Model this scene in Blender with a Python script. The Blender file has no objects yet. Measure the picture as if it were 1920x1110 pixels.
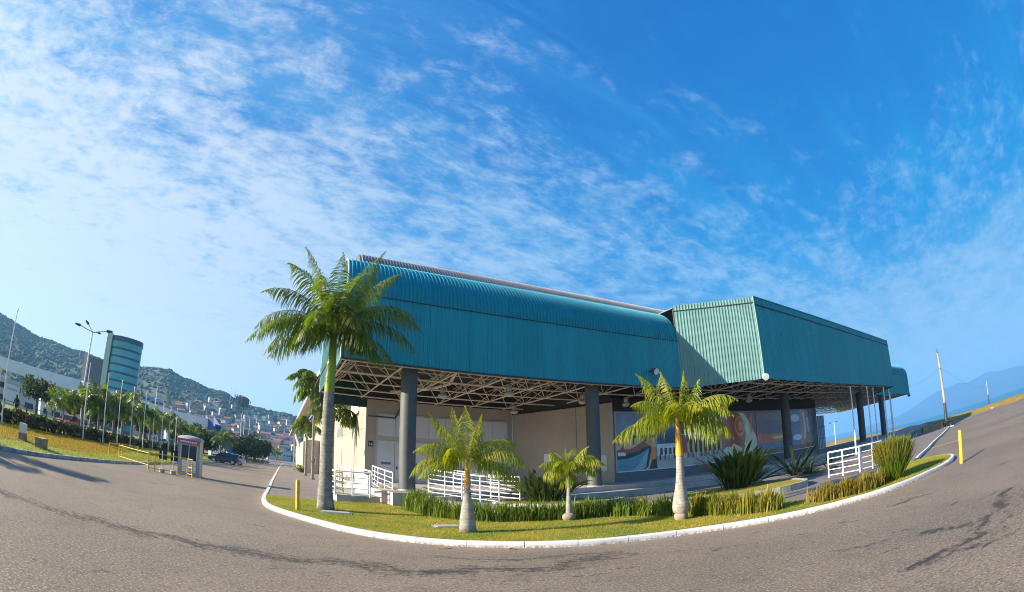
import bpy, bmesh, math, random
import numpy as np
from mathutils import Vector, Matrix
R = math.radians
random.seed(7); rng = np.random.default_rng(7)
S = bpy.context.scene
COL = S.collection

# ------------------------------------------------------------------ camera
cd = bpy.data.cameras.new('camera'); cam = bpy.data.objects.new('camera', cd); COL.objects.link(cam); S.camera = cam
cd.type = 'PANO'
_t = cd if hasattr(cd, 'panorama_type') else cd.cycles
_t.panorama_type = 'FISHEYE_EQUISOLID'
_t.fisheye_lens = 917.45 / 1920 * 36; _t.fisheye_fov = math.pi
cd.sensor_width = 36; cd.sensor_height = 36 * 592 / 1024
cd.clip_start = 0.05; cd.clip_end = 40000
HC = 1.65; PITCH = 0.360480519; ROLL = -0.0100604844
def _w(x, y, z):
    c, s = math.cos(ROLL), math.sin(ROLL); x, y = x * c - y * s, x * s + y * c
    c, s = math.cos(PITCH), math.sin(PITCH)
    return Vector((x, z * c - y * s, z * s + y * c))
cam.matrix_world = Matrix.Translation((0, 0, HC)) @ Matrix((_w(1, 0, 0), _w(0, 1, 0), _w(0, 0, -1))).transposed().to_4x4()

# ------------------------------------------------------------------ sun, sky, exposure
SUN_EL, SUN_AZ = R(20.5), R(15.5)            # light travels towards +x, a little +y
Ldir = Vector((math.cos(SUN_EL) * math.cos(SUN_AZ), math.cos(SUN_EL) * math.sin(SUN_AZ), -math.sin(SUN_EL)))
sl = bpy.data.lights.new('sun', 'SUN'); sl.energy = 5.0; sl.angle = R(0.5); sl.color = (1.0, 0.89, 0.72)
so = bpy.data.objects.new('sun', sl); COL.objects.link(so)
so.rotation_euler = Ldir.to_track_quat('-Z', 'Y').to_euler()

S.view_settings.view_transform = 'Standard'; S.view_settings.look = 'None'
S.view_settings.exposure = 1.5; S.view_settings.gamma = 1.0; S.view_settings.use_curve_mapping = False
S.cycles.use_denoising = True; S.cycles.filter_width = 1.0
S.cycles.max_bounces = 6; S.cycles.diffuse_bounces = 3; S.cycles.volume_bounces = 1
S.cycles.sample_clamp_indirect = 6.0
S.cycles.use_adaptive_sampling = True; S.cycles.adaptive_threshold = 0.015

W = bpy.data.worlds.new('World'); S.world = W; W.use_nodes = True
class NT:
    def __init__(s, nt): s.t = nt; s.n = nt.nodes; s.l = nt.links
    def add(s, typ, **kw):
        n = s.n.new(typ)
        for k, v in kw.items(): setattr(n, k, v)
        return n
    def link(s, a, b): s.l.new(a, b)
    def math(s, op, a, b=None, c=None, clamp=False):
        n = s.n.new('ShaderNodeMath'); n.operation = op; n.use_clamp = clamp
        for i, v in enumerate((a, b, c)):
            if v is None: continue
            if isinstance(v, (int, float)): n.inputs[i].default_value = v
            else: s.l.new(v, n.inputs[i])
        return n.outputs[0]
    def mix(s, f, a, b, blend='MIX'):
        n = s.n.new('ShaderNodeMix'); n.data_type = 'RGBA'; n.blend_type = blend
        for sock, v in ((n.inputs[0], f), (n.inputs[6], a), (n.inputs[7], b)):
            if isinstance(v, (int, float)): sock.default_value = v
            elif isinstance(v, tuple): sock.default_value = (*v[:3], 1)
            else: s.l.new(v, sock)
        return n.outputs[2]
    def noise(s, vec, scale, detail=4, rough=0.55, dist=0.0):
        n = s.n.new('ShaderNodeTexNoise'); n.inputs['Scale'].default_value = scale
        n.inputs['Detail'].default_value = detail; n.inputs['Roughness'].default_value = rough
        n.inputs['Distortion'].default_value = dist
        if vec is not None: s.l.new(vec, n.inputs['Vector'])
        return n.outputs['Fac']
    def ramp(s, f, stops, interp='LINEAR'):
        n = s.n.new('ShaderNodeValToRGB'); e = n.color_ramp.elements; n.color_ramp.interpolation = interp
        while len(e) < len(stops): e.new(0.5)
        for el, (p, c) in zip(e, stops):
            el.position = p; el.color = (c, c, c, 1) if isinstance(c, (int, float)) else (*c[:3], 1)
        s.l.new(f, n.inputs[0]); return n.outputs[0]
    def smooth(s, f, a, b):
        n = s.n.new('ShaderNodeMapRange'); n.interpolation_type = 'SMOOTHSTEP'
        n.inputs[1].default_value = a; n.inputs[2].default_value = b
        s.l.new(f, n.inputs[0]); return n.outputs[0]

def build_world():
    t = NT(W.node_tree); t.n.clear()
    out = t.add('ShaderNodeOutputWorld'); bg = t.add('ShaderNodeBackground')
    t.link(bg.outputs[0], out.inputs[0])
    sky = t.add('ShaderNodeTexSky'); sky.sky_type = 'NISHITA'; sky.sun_disc = False
    sky.sun_elevation = SUN_EL
    sun = -Ldir
    sky.sun_rotation = math.atan2(sun.x, sun.y)
    sky.air_density = 1.0; sky.dust_density = 0.6; sky.ozone_density = 3.0; sky.altitude = 0
    tc = t.add('ShaderNodeTexCoord'); vec = tc.outputs['Generated']
    sep = t.add('ShaderNodeSeparateXYZ'); t.link(vec, sep.inputs[0])
    x, y, z = sep.outputs
    zz = t.math('ADD', t.math('MAXIMUM', z, 0.0), 0.13)
    cx, cy = t.math('DIVIDE', x, zz), t.math('DIVIDE', y, zz)
    # cloud sheet: rows run away to the left, so stretch along one direction
    a = R(35)
    px = t.math('ADD', t.math('MULTIPLY', cx, math.cos(a)), t.math('MULTIPLY', cy, math.sin(a)))
    py = t.math('SUBTRACT', t.math('MULTIPLY', cy, math.cos(a)), t.math('MULTIPLY', cx, math.sin(a)))
    cb = t.add('ShaderNodeCombineXYZ'); t.link(t.math('MULTIPLY', px, 0.62), cb.inputs[0]); t.link(py, cb.inputs[1])
    v = cb.outputs[0]
    big = t.noise(v, 0.9, 3, 0.5, 0.3)
    mid = t.noise(v, 5.6, 7, 0.66, 0.5)
    fine = t.noise(v, 18.0, 6, 0.72, 0.3)
    # cover: thick on the sun side and low down, thin overhead and away from the sun
    side = t.math('ADD', t.math('MULTIPLY', x, -0.15), t.math('MULTIPLY', z, -0.50))
    cov = t.math('ADD', t.math('MULTIPLY', big, 0.36), t.math('ADD', t.math('MULTIPLY', mid, 0.62), t.math('MULTIPLY', fine, 0.48)))
    cov = t.math('ADD', cov, side)
    cl = t.smooth(cov, 0.35, 0.68)
    cs = t.add('ShaderNodeCombineXYZ'); t.link(t.math('MULTIPLY', px, 0.30), cs.inputs[0]); t.link(t.math('MULTIPLY', py, 1.5), cs.inputs[1])
    strk = t.noise(cs.outputs[0], 3.2, 8, 0.68, 0.8)
    veil = t.smooth(t.math('ADD', t.math('MULTIPLY', big, 0.45), t.math('ADD', side, t.math('MULTIPLY', strk, 0.95))), 0.12, 0.62)
    cl = t.math('MULTIPLY', cl, 0.86)
    hs = t.add('ShaderNodeHueSaturation'); hs.inputs['Saturation'].default_value = 1.5; hs.inputs['Value'].default_value = 1.0
    t.link(sky.outputs[0], hs.inputs['Color'])
    sc = t.add('ShaderNodeSeparateColor'); t.link(hs.outputs[0], sc.inputs[0])
    cc = t.add('ShaderNodeCombineColor')
    t.link(t.math('MULTIPLY', t.math('POWER', t.math('MAXIMUM', sc.outputs[1], 0.01), .5), 1.42), cc.inputs[1])
    t.link(t.math('MULTIPLY', t.math('POWER', t.math('MAXIMUM', sc.outputs[2], 0.01), .25), 3.55), cc.inputs[2])
    t.link(t.math('MULTIPLY', t.math('MAXIMUM', t.math('SUBTRACT', sc.outputs[0], 1.2), 0.0), .25), cc.inputs[0])
    base = cc.outputs[0]
    # clouds are lit: brighter towards the sun
    dt = t.add('ShaderNodeVectorMath'); dt.operation = 'DOT_PRODUCT'; t.link(vec, dt.inputs[0]); dt.inputs[1].default_value = sun
    near = t.smooth(dt.outputs['Value'], -0.6, 1.0)
    ccol = t.mix(near, (2.1, 4.0, 6.3), (5.8, 6.2, 6.7))
    vcol = t.mix(near, (0.0, 2.8, 5.6), (1.8, 4.1, 6.2))
    col = t.mix(t.math('MULTIPLY', veil, .44), base, vcol)
    col = t.mix(cl, col, ccol)
    low = t.math('MULTIPLY', t.math('SUBTRACT', 1.0, t.smooth(z, 0.02, 0.38)), .66)
    col = t.mix(low, col, t.mix(near, (3.2, 4.6, 6.0), (6.0, 6.35, 6.7)))
    t.link(col, bg.inputs[0]); bg.inputs[1].default_value = 0.05
build_world()

# ------------------------------------------------------------------ materials
def lin(h):
    h = h.lstrip('#'); c = [int(h[i:i + 2], 16) / 255 for i in (0, 2, 4)]
    return tuple(v / 12.92 if v <= .04045 else ((v + .055) / 1.055) ** 2.4 for v in c)
MATS = {}
def mat(name, col, rough=0.7, var=0.0, vs=3.0, col2=None, bump=0.0, bs=40.0, metal=0.0, spec=0.5, trans=None, stretch=None, coord='Object'):
    m = bpy.data.materials.new(name); m.use_nodes = True; t = NT(m.node_tree); t.n.clear()
    o = t.add('ShaderNodeOutputMaterial'); p = t.add('ShaderNodeBsdfPrincipled')
    p.inputs['Base Color'].default_value = (*col, 1); p.inputs['Roughness'].default_value = rough
    p.inputs['Metallic'].default_value = metal; p.inputs['Specular IOR Level'].default_value = spec
    tc = t.add('ShaderNodeTexCoord'); vec = tc.outputs[coord]
    if stretch:
        mp = t.add('ShaderNodeMapping'); mp.inputs['Scale'].default_value = stretch; t.link(vec, mp.inputs[0]); vec = mp.outputs[0]
    if var > 0:
        n = t.noise(vec, vs, 6, 0.6)
        c2 = col2 or tuple(max(0, c * (1 - 1.2 * var)) for c in col)
        f = t.smooth(n, 0.5 - 0.22, 0.5 + 0.22)
        if not col2: f = t.math('MULTIPLY', f, 1.0)
        c = t.mix(f, col if col2 else tuple(c * (1 + .5 * var) for c in col), c2)
        t.link(c, p.inputs['Base Color'])
        basec = c
    else: basec = None
    if bump > 0:
        b = t.add('ShaderNodeBump'); b.inputs['Strength'].default_value = bump; b.inputs['Distance'].default_value = 0.02
        t.link(t.noise(vec, bs, 5, 0.6), b.inputs['Height']); t.link(b.outputs[0], p.inputs['Normal'])
    if trans:
        tr = t.add('ShaderNodeBsdfTranslucent'); tr.inputs[0].default_value = (*trans, 1)
        ad = t.add('ShaderNodeMixShader'); ad.inputs[0].default_value = 0.38
        t.link(p.outputs[0], ad.inputs[1]); t.link(tr.outputs[0], ad.inputs[2]); t.link(ad.outputs[0], o.inputs[0])
    else: t.link(p.outputs[0], o.inputs[0])
    MATS[name] = m
    return m

TEAL = mat('teal_cladding', (0.003, 0.265, 0.325), 0.45, 0.10, 0.6, bump=0.03, bs=3, stretch=(3, 3, .35))
TEALROOF = mat('teal_roof', (0.005, 0.24, 0.31), 0.5, 0.10, 0.7)
def vary(m, amt):
    t = NT(m.node_tree); p = t.n['Principled BSDF']; oi = t.add('ShaderNodeObjectInfo'); hs = t.add('ShaderNodeHueSaturation')
    t.link(t.math('ADD', 1 - amt, t.math('MULTIPLY', oi.outputs['Random'], 2 * amt)), hs.inputs['Value'])
    l = p.inputs['Base Color'].links
    if l: t.link(l[0].from_socket, hs.inputs['Color'])
    else: hs.inputs['Color'].default_value = p.inputs['Base Color'].default_value
    t.link(hs.outputs[0], p.inputs['Base Color'])
vary(TEAL, .06); vary(TEALROOF, .08)
GREYROOF = mat('grey_roof', (0.20, 0.205, 0.225), 0.45, 0.15, 0.8)
TRIM = mat('pale_trim', (0.45, 0.52, 0.52), 0.5)
DGREEN = mat('dark_green_cladding', (0.012, 0.055, 0.045), 0.6, 0.2, 2)
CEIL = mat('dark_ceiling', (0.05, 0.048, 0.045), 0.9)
TRUSS = mat('beige_steel', (0.78, 0.68, 0.55), 0.5, 0.12, 2)
WALLM = mat('beige_wall', (0.43, 0.37, 0.31), 0.85, 0.10, 0.5, bump=0.05, bs=60)
WALLS = mat('cream_side_wall', (0.36, 0.325, 0.265), 0.85, 0.20, 0.8, stretch=(1, 1, .12))
WALLG = mat('blue_grey_wall', (0.16, 0.18, 0.205), 0.8, 0.1, 1)
DOORM = mat('pale_door_panel', (0.60, 0.62, 0.66), 0.55, 0.06, 1)
FRAMEM = mat('door_frame', (0.46, 0.43, 0.38), 0.6)
COLM = mat('grey_column', (0.085, 0.09, 0.088), 0.6, 0.12, 2)
CONC = mat('concrete', (0.40, 0.37, 0.33), 0.9, 0.22, 1.6, bump=0.2, bs=30)
FLOOR = mat('pale_floor', (0.42, 0.37, 0.34), 0.8, 0.15, 1.2)
WHITE = mat('white_paint', (0.78, 0.78, 0.78), 0.45, 0.05, 3)
YEL = mat('yellow_paint', (0.72, 0.42, 0.015), 0.5, 0.15, 6)
METAL = mat('galvanised_steel', (0.55, 0.55, 0.56), 0.4, metal=0.5)
DARKMETAL = mat('dark_metal', (0.03, 0.03, 0.035), 0.5)
GLASS = mat('dark_glass', (0.02, 0.03, 0.04), 0.08)
LAMPGL = mat('lamp_cover', (0.5, 0.45, 0.36), 0.3)
TRUNK = mat('palm_trunk', (0.24, 0.215, 0.185), 0.9, 0.32, 5, bump=0.3, bs=18)
BOTTLE = mat('bottle_trunk', (0.34, 0.305, 0.27), 0.9, 0.30, 6, bump=0.3, bs=20)
def rings(m, k, amt, lichen):
    t = NT(m.node_tree); p = t.n['Principled BSDF']; tc = t.add('ShaderNodeTexCoord'); sp = t.add('ShaderNodeSeparateXYZ'); t.link(tc.outputs['Object'], sp.inputs[0])
    n = t.noise(tc.outputs['Object'], 2.5, 4, .6); n2 = t.noise(tc.outputs['Object'], 7, 6, .7)
    w = t.math('FRACT', t.math('ADD', t.math('MULTIPLY', sp.outputs[2], k), t.math('MULTIPLY', n, .9)))
    f = t.math('MULTIPLY', t.math('SUBTRACT', 1.0, t.smooth(t.math('ABSOLUTE', t.math('SUBTRACT', w, .5)), .05, .22)), amt)
    c = t.mix(f, p.inputs['Base Color'].links[0].from_socket, (0.09, 0.07, 0.06))
    c = t.mix(t.math('MULTIPLY', t.smooth(n2, .50, .62), lichen), c, (0.33, 0.37, 0.29))
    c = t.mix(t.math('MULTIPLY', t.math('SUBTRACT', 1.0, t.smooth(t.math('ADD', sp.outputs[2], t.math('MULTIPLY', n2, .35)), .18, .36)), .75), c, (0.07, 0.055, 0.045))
    t.link(c, p.inputs['Base Color'])
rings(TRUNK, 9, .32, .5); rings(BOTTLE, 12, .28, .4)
SHAFTG = mat('green_crownshaft', (0.26, 0.33, 0.012), 0.35, 0.22, 3, stretch=(1, 1, .3))
SHAFTY = mat('yellow_crownshaft', (0.52, 0.30, 0.015), 0.35, 0.3, 3, stretch=(1, 1, .3))
LEAF1 = mat('palm_leaf', (0.030, 0.075, 0.005), 0.5, 0.35, 1.5, col2=(0.11, 0.15, 0.004), trans=(0.19, 0.29, 0.004))
LEAF2 = mat('young_palm_leaf', (0.11, 0.19, 0.005), 0.5, 0.4, 2, col2=(0.30, 0.28, 0.008), trans=(0.45, 0.48, 0.008))
LEAFFAR = mat('far_palm_leaf', (0.04, 0.085, 0.006), 0.5, 0.4, .5, col2=(0.12, 0.14, 0.008), trans=(0.16, 0.24, 0.006))
RACHIS = mat('leaf_midrib', (0.20, 0.20, 0.03), 0.5)
LEAFS = mat('strelitzia_leaf', (0.040, 0.075, 0.022), 0.32, 0.4, 2, col2=(0.075, 0.105, 0.03), trans=(0.06, 0.09, 0.015))
LEAFA = mat('agave_leaf', (0.035, 0.065, 0.028), 0.4, 0.3, 2, trans=(0.04, 0.06, 0.012))
BLADE = mat('border_grass', (0.055, 0.135, 0.006), 0.45, 0.4, 1.2, col2=(0.17, 0.20, 0.016), trans=(0.17, 0.24, 0.016))
BLADEY = mat('dry_border_grass', (0.17, 0.16, 0.016), 0.5, 0.4, 1.5, col2=(0.30, 0.20, 0.03), trans=(0.28, 0.24, 0.02))
LAWNBL = mat('lawn_blade', (0.15, 0.235, 0.005), 0.6, 0.5, .7, col2=(0.42, 0.31, 0.03), trans=(0.36, 0.36, 0.012))
TREEL = mat('tree_leaf', (0.03, 0.055, 0.014), 0.6, 0.4, .4, col2=(0.06, 0.085, 0.016), trans=(0.05, 0.07, 0.01))
HEDGEL = mat('hedge_leaf', (0.035, 0.05, 0.014), 0.6, 0.4, .7, col2=(0.09, 0.08, 0.02), trans=(0.05, 0.06, 0.01))
BARK = mat('bark', (0.16, 0.12, 0.08), 0.95, 0.3, 4)
REDP = mat('red_car_paint', (0.35, 0.01, 0.02), 0.25)
NAVYP = mat('dark_blue_car_paint', (0.012, 0.018, 0.030), 0.22)
PINKP = mat('silver_car_paint', (0.60, 0.50, 0.54), 0.3)
RUBBER = mat('rubber', (0.02, 0.02, 0.02), 0.8)
LIGHTM = mat('headlamp', (0.7, 0.7, 0.7), 0.2)
TAILM = mat('tail_lamp', (0.4, 0.01, 0.01), 0.3)
CLOTH = mat('dark_clothes', (0.02, 0.02, 0.025), 0.9)
SKIN = mat('skin', (0.30, 0.17, 0.11), 0.6)
TAN = mat('tan_plaster', (0.42, 0.33, 0.24), 0.8, 0.1, 0.3)
BRIDGEW = mat('white_concrete', (0.78, 0.78, 0.80), 0.8, 0.08, 0.2)
BLUEP = mat('blue_paint', (0.02, 0.10, 0.30), 0.5)
GLASSB = mat('teal_glass', (0.06, 0.37, 0.35), 0.15, 0.25, 0.08)
SPAND = mat('dark_spandrel', (0.012, 0.045, 0.065), 0.3)
PINKW = mat('pink_concrete', (0.55, 0.36, 0.32), 0.85)
PALEW = mat('pale_green_concrete', (0.55, 0.58, 0.40), 0.85)
ROOFT = mat('terracotta_roof', (0.30, 0.12, 0.07), 0.9, 0.2, .3)
WOODP = mat('weathered_pole', (0.33, 0.27, 0.22), 0.9, 0.25, 2, stretch=(1, 1, .2))
BANKM = mat('dry_bank_grass', (0.42, 0.22, 0.02), 0.95, 0.5, .3, col2=(0.20, 0.16, 0.02), bump=0.6, bs=2)
MOUNT = mat('mountain_forest', (0.035, 0.055, 0.03), 0.95, 0.4, .003)
HILLM = mat('hill_soil', (0.04, 0.06, 0.025), 0.95, 0.45, .02, col2=(0.07, 0.08, 0.03), bump=1.0, bs=.2)
FORESTM = mat('hill_forest', (0.022, 0.04, 0.012), 0.9, 0.5, .03, col2=(0.05, 0.065, 0.02))
GREENP = mat('faded_sign_white', (0.6, 0.62, 0.6), 0.5)
REDB = mat('red_band', (0.5, 0.06, 0.09), 0.5)
GREYBOX = mat('grey_booth', (0.30, 0.30, 0.31), 0.5, 0.08, 2)
PRINTG = mat('grey_print', (0.32, 0.33, 0.36), 0.6)
BLACKB = mat('black_board', (0.012, 0.014, 0.014), 0.6)
STONE = mat('rough_stone', (0.28, 0.22, 0.16), 0.95, 0.3, 4, bump=.4, bs=12)
ORANGE = mat('dry_leaf', (0.55, 0.20, 0.04), 0.8)

def asphalt():
    m = bpy.data.materials.new('asphalt'); m.use_nodes = True; t = NT(m.node_tree); p = t.n['Principled BSDF']
    tc = t.add('ShaderNodeTexCoord'); v = tc.outputs['Object']
    big = t.noise(v, 0.16, 5, 0.6); mid = t.noise(v, 1.3, 6, 0.65, .4); fine = t.noise(v, 9, 4, 0.75); grit = t.noise(v, 26, 2, 0.7)
    mp = t.add('ShaderNodeMapping'); mp.inputs['Rotation'].default_value = (0, 0, R(-12)); mp.inputs['Scale'].default_value = (.8, 5.0, 1); t.link(v, mp.inputs[0])
    streak = t.noise(mp.outputs[0], 1.6, 7, .7, .5)
    c = t.mix(t.smooth(big, .38, .62), (0.240, 0.180, 0.124), (0.178, 0.132, 0.090))
    c = t.mix(t.math('MULTIPLY', t.smooth(mid, .50, .68), .45), c, (0.13, 0.102, 0.080))
    c = t.mix(t.math('MULTIPLY', t.smooth(streak, .58, .72), .55), c, (0.085, 0.066, 0.052))
    c = t.mix(t.math('MULTIPLY', t.smooth(fine, .50, .60), .50), c, (0.085, 0.068, 0.055))
    c = t.mix(t.math('MULTIPLY', t.smooth(grit, .55, .63), .60), c, (0.43, 0.355, 0.28))
    c = t.mix(t.math('MULTIPLY', t.math('SUBTRACT', 1.0, t.smooth(grit, .36, .44)), .55), c, (0.06, 0.048, 0.040))
    wp = t.add('ShaderNodeVectorMath'); wp.operation = 'ADD'; nz = t.add('ShaderNodeTexNoise'); nz.inputs['Scale'].default_value = .9; nz.inputs['Detail'].default_value = 5; t.link(v, nz.inputs['Vector'])
    t.link(v, wp.inputs[0]); t.link(nz.outputs['Color'], wp.inputs[1])
    vo = t.add('ShaderNodeTexVoronoi'); vo.feature = 'DISTANCE_TO_EDGE'; vo.inputs['Scale'].default_value = .42; t.link(wp.outputs[0], vo.inputs['Vector'])
    crack = t.math('MULTIPLY', t.math('SUBTRACT', 1.0, t.smooth(vo.outputs['Distance'], .003, .016)), t.math('MULTIPLY', t.smooth(big, .50, .62), t.smooth(fine, .45, .6)))
    c = t.mix(t.math('MULTIPLY', crack, .5), c, (0.05, 0.042, 0.036))
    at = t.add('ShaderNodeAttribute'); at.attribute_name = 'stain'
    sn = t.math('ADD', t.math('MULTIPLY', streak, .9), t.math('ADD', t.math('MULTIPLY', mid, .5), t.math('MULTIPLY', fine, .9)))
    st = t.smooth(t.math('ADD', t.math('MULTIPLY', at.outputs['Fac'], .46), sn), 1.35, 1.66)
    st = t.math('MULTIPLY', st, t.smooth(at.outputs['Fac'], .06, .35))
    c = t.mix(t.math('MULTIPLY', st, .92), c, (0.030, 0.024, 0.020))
    at2 = t.add('ShaderNodeAttribute'); at2.attribute_name = 'dust'
    c = t.mix(t.math('MULTIPLY', at2.outputs['Fac'], t.smooth(mid, .3, .6)), c, (0.25, 0.185, 0.13))
    t.link(c, p.inputs['Base Color']); p.inputs['Roughness'].default_value = .82
    b = t.add('ShaderNodeBump'); b.inputs['Strength'].default_value = .55; b.inputs['Distance'].default_value = .012
    t.link(t.math('ADD', fine, t.math('MULTIPLY', grit, .5)), b.inputs['Height']); t.link(b.outputs[0], p.inputs['Normal'])
    return m
ASPH = asphalt()
def lawnmat():
    m = bpy.data.materials.new('lawn'); m.use_nodes = True; t = NT(m.node_tree); p = t.n['Principled BSDF']
    v = t.add('ShaderNodeTexCoord').outputs['Object']
    a = t.noise(v, 0.7, 5, .6, .3); b = t.noise(v, 5, 5, .65); f = t.noise(v, 60, 3, .7)
    c = t.mix(t.smooth(a, .38, .62), (0.17, 0.205, 0.006), (0.34, 0.26, 0.020))
    c = t.mix(t.math('MULTIPLY', t.smooth(b, .48, .7), .6), c, (0.40, 0.27, 0.05))
    c = t.mix(t.math('MULTIPLY', t.smooth(f, .45, .65), .35), c, (0.08, 0.09, 0.005))
    t.link(c, p.inputs['Base Color']); p.inputs['Roughness'].default_value = .9
    bp = t.add('ShaderNodeBump'); bp.inputs['Strength'].default_value = .8; bp.inputs['Distance'].default_value = .03
    t.link(f, bp.inputs['Height']); t.link(bp.outputs[0], p.inputs['Normal'])
    return m
LAWN = lawnmat()
def fieldmat():
    m = bpy.data.materials.new('dry_field'); m.use_nodes = True; t = NT(m.node_tree); p = t.n['Principled BSDF']
    v = t.add('ShaderNodeTexCoord').outputs['Object']
    a = t.noise(v, 0.16, 4, .6, .3); f = t.noise(v, 7, 5, .7)
    c = t.mix(t.smooth(a, .52, .72), (0.20, 0.22, 0.004), (0.34, 0.22, 0.012))
    c = t.mix(t.math('MULTIPLY', t.smooth(f, .45, .65), .4), c, (0.08, 0.065, 0.012))
    t.link(c, p.inputs['Base Color']); p.inputs['Roughness'].default_value = .9
    return m
FIELD = fieldmat()
def pavermat():
    m = bpy.data.materials.new('pavers'); m.use_nodes = True; t = NT(m.node_tree); p = t.n['Principled BSDF']
    v = t.add('ShaderNodeTexCoord').outputs['Object']
    mp = t.add('ShaderNodeMapping'); mp.inputs['Rotation'].default_value = (0, 0, R(-27.35)); t.link(v, mp.inputs[0])
    br = t.add('ShaderNodeTexBrick'); br.inputs['Scale'].default_value = 2.4; t.link(mp.outputs[0], br.inputs[0])
    br.inputs['Color1'].default_value = (0.27, 0.215, 0.185, 1); br.inputs['Color2'].default_value = (0.215, 0.175, 0.155, 1); br.inputs['Mortar'].default_value = (0.10, 0.085, 0.075, 1)
    br.inputs['Mortar Size'].default_value = .025
    n = t.noise(v, .6, 5, .6)
    c = t.mix(t.math('MULTIPLY', t.smooth(n, .45, .7), .55), br.outputs[0], (0.16, 0.125, 0.11))
    t.link(c, p.inputs['Base Color']); p.inputs['Roughness'].default_value = .85
    return m
PAVER = pavermat()
def kerbmat():
    m = bpy.data.materials.new('white_kerb'); m.use_nodes = True; t = NT(m.node_tree); p = t.n['Principled BSDF']
    g = t.add('ShaderNodeNewGeometry'); v = g.outputs['Position']
    sp = t.add('ShaderNodeSeparateXYZ'); t.link(v, sp.inputs[0])
    n = t.noise(v, 2.2, 6, .7); n2 = t.noise(v, 14, 5, .7)
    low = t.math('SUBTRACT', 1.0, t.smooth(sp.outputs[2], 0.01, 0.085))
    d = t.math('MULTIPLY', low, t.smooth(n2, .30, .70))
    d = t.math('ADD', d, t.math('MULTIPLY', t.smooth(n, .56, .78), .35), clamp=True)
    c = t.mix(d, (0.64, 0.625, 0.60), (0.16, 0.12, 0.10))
    t.link(c, p.inputs['Base Color']); p.inputs['Roughness'].default_value = .75
    return m
KERB = kerbmat()
def seamat():
    m = bpy.data.materials.new('sea_water'); m.use_nodes = True; t = NT(m.node_tree); p = t.n['Principled BSDF']
    p.inputs['Base Color'].default_value = (0.045, 0.20, 0.32, 1); p.inputs['Roughness'].default_value = .45
    v = t.add('ShaderNodeTexCoord').outputs['Object']
    b = t.add('ShaderNodeBump'); b.inputs['Strength'].default_value = .6; b.inputs['Distance'].default_value = .4
    t.link(t.noise(v, .25, 5, .6), b.inputs['Height']); t.link(b.outputs[0], p.inputs['Normal'])
    return m
SEA = seamat()

# ------------------------------------------------------------------ mesh helpers
class MB:
    def __init__(s): s.v = []; s.f = []; s.sm = []
    def add(s, vs, fs, smooth=False):
        o = len(s.v); s.v += [tuple(q) for q in vs]
        for f in fs: s.f.append(tuple(i + o for i in f)); s.sm.append(smooth)
    def box(s, x0, x1, y0, y1, z0, z1):
        s.add([(x0, y0, z0), (x1, y0, z0), (x1, y1, z0), (x0, y1, z0), (x0, y0, z1), (x1, y0, z1), (x1, y1, z1), (x0, y1, z1)],
              [(0, 3, 2, 1), (4, 5, 6, 7), (0, 1, 5, 4), (1, 2, 6, 5), (2, 3, 7, 6), (3, 0, 4, 7)]); return s
    def obox(s, p0, p1, w, z0, z1):          # box along a plan segment
        p0, p1 = Vector(p0[:2]), Vector(p1[:2]); d = (p1 - p0).normalized(); n = Vector((-d.y, d.x)) * w / 2
        s.prism([p0 - n, p1 - n, p1 + n, p0 + n], z0, z1); return s
    def prism(s, pts, z0, z1):
        n = len(pts); A = [(p[0], p[1], z0) for p in pts]; B = [(p[0], p[1], z1) for p in pts]
        s.add(A + B, [tuple(range(n - 1, -1, -1)), tuple(range(n, 2 * n))] + [(i, (i + 1) % n, n + (i + 1) % n, n + i) for i in range(n)]); return s
    def tube(s, p0, p1, r0, r1=None, n=8, caps=True):
        r1 = r0 if r1 is None else r1; p0, p1 = Vector(p0), Vector(p1); d = p1 - p0
        if d.length < 1e-6: return s
        a = d.orthogonal().normalized(); b = d.normalized().cross(a)
        vs = []
        for p, r in ((p0, r0), (p1, r1)):
            for i in range(n): t = 2 * math.pi * i / n; vs.append(p + a * (r * math.cos(t)) + b * (r * math.sin(t)))
        fs = [(i, (i + 1) % n, n + (i + 1) % n, n + i) for i in range(n)]
        s.add(vs, fs, True)
        if caps: s.add(vs, [tuple(range(n - 1, -1, -1)), tuple(range(n, 2 * n))])
        return s
    def path(s, pts, r, n=6):
        pts = [Vector(p) for p in pts]
        for a, b in zip(pts, pts[1:]): s.tube(a, b, r, r, n)
        return s
    def lathe(s, prof, n=20, c=(0, 0, 0), lean=(0, 0), wob=0):
        vs = []; ph = random.random() * 6
        for r, z in prof:
            for i in range(n):
                t = 2 * math.pi * i / n; rr = r * (1 + wob * math.sin(3 * t + ph + z * 2))
                vs.append((c[0] + rr * math.cos(t) + lean[0] * z, c[1] + rr * math.sin(t) + lean[1] * z, c[2] + z))
        m = len(prof)
        s.add(vs, [(k * n + i, k * n + (i + 1) % n, (k + 1) * n + (i + 1) % n, (k + 1) * n + i) for k in range(m - 1) for i in range(n)], True)
        s.add(vs[:n], [tuple(range(n - 1, -1, -1))]); s.add(vs[-n:], [tuple(range(n))])
        return s
    def mesh(s, name, m):
        me = bpy.data.meshes.new(name); me.from_pydata(s.v, [], s.f)
        me.polygons.foreach_set('use_smooth', s.sm)
        for k in (m if isinstance(m, (list, tuple)) else [m]): me.materials.append(k)
        me.update(); return me
    def build(s, name, m, parent=None, loc=None, rot=None):
        return link(name, s.mesh(name, m), parent, loc, rot)
def link(name, me, parent=None, loc=None, rot=None, M=None, label=None):
    o = bpy.data.objects.new(name, me); COL.objects.link(o)
    if parent: o.parent = parent
    if loc is not None: o.location = loc
    if rot is not None: o.rotation_euler = rot if isinstance(rot, tuple) else (0, 0, rot)
    if M is not None: o.matrix_local = M
    if label: o['label'] = label
    return o
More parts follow.
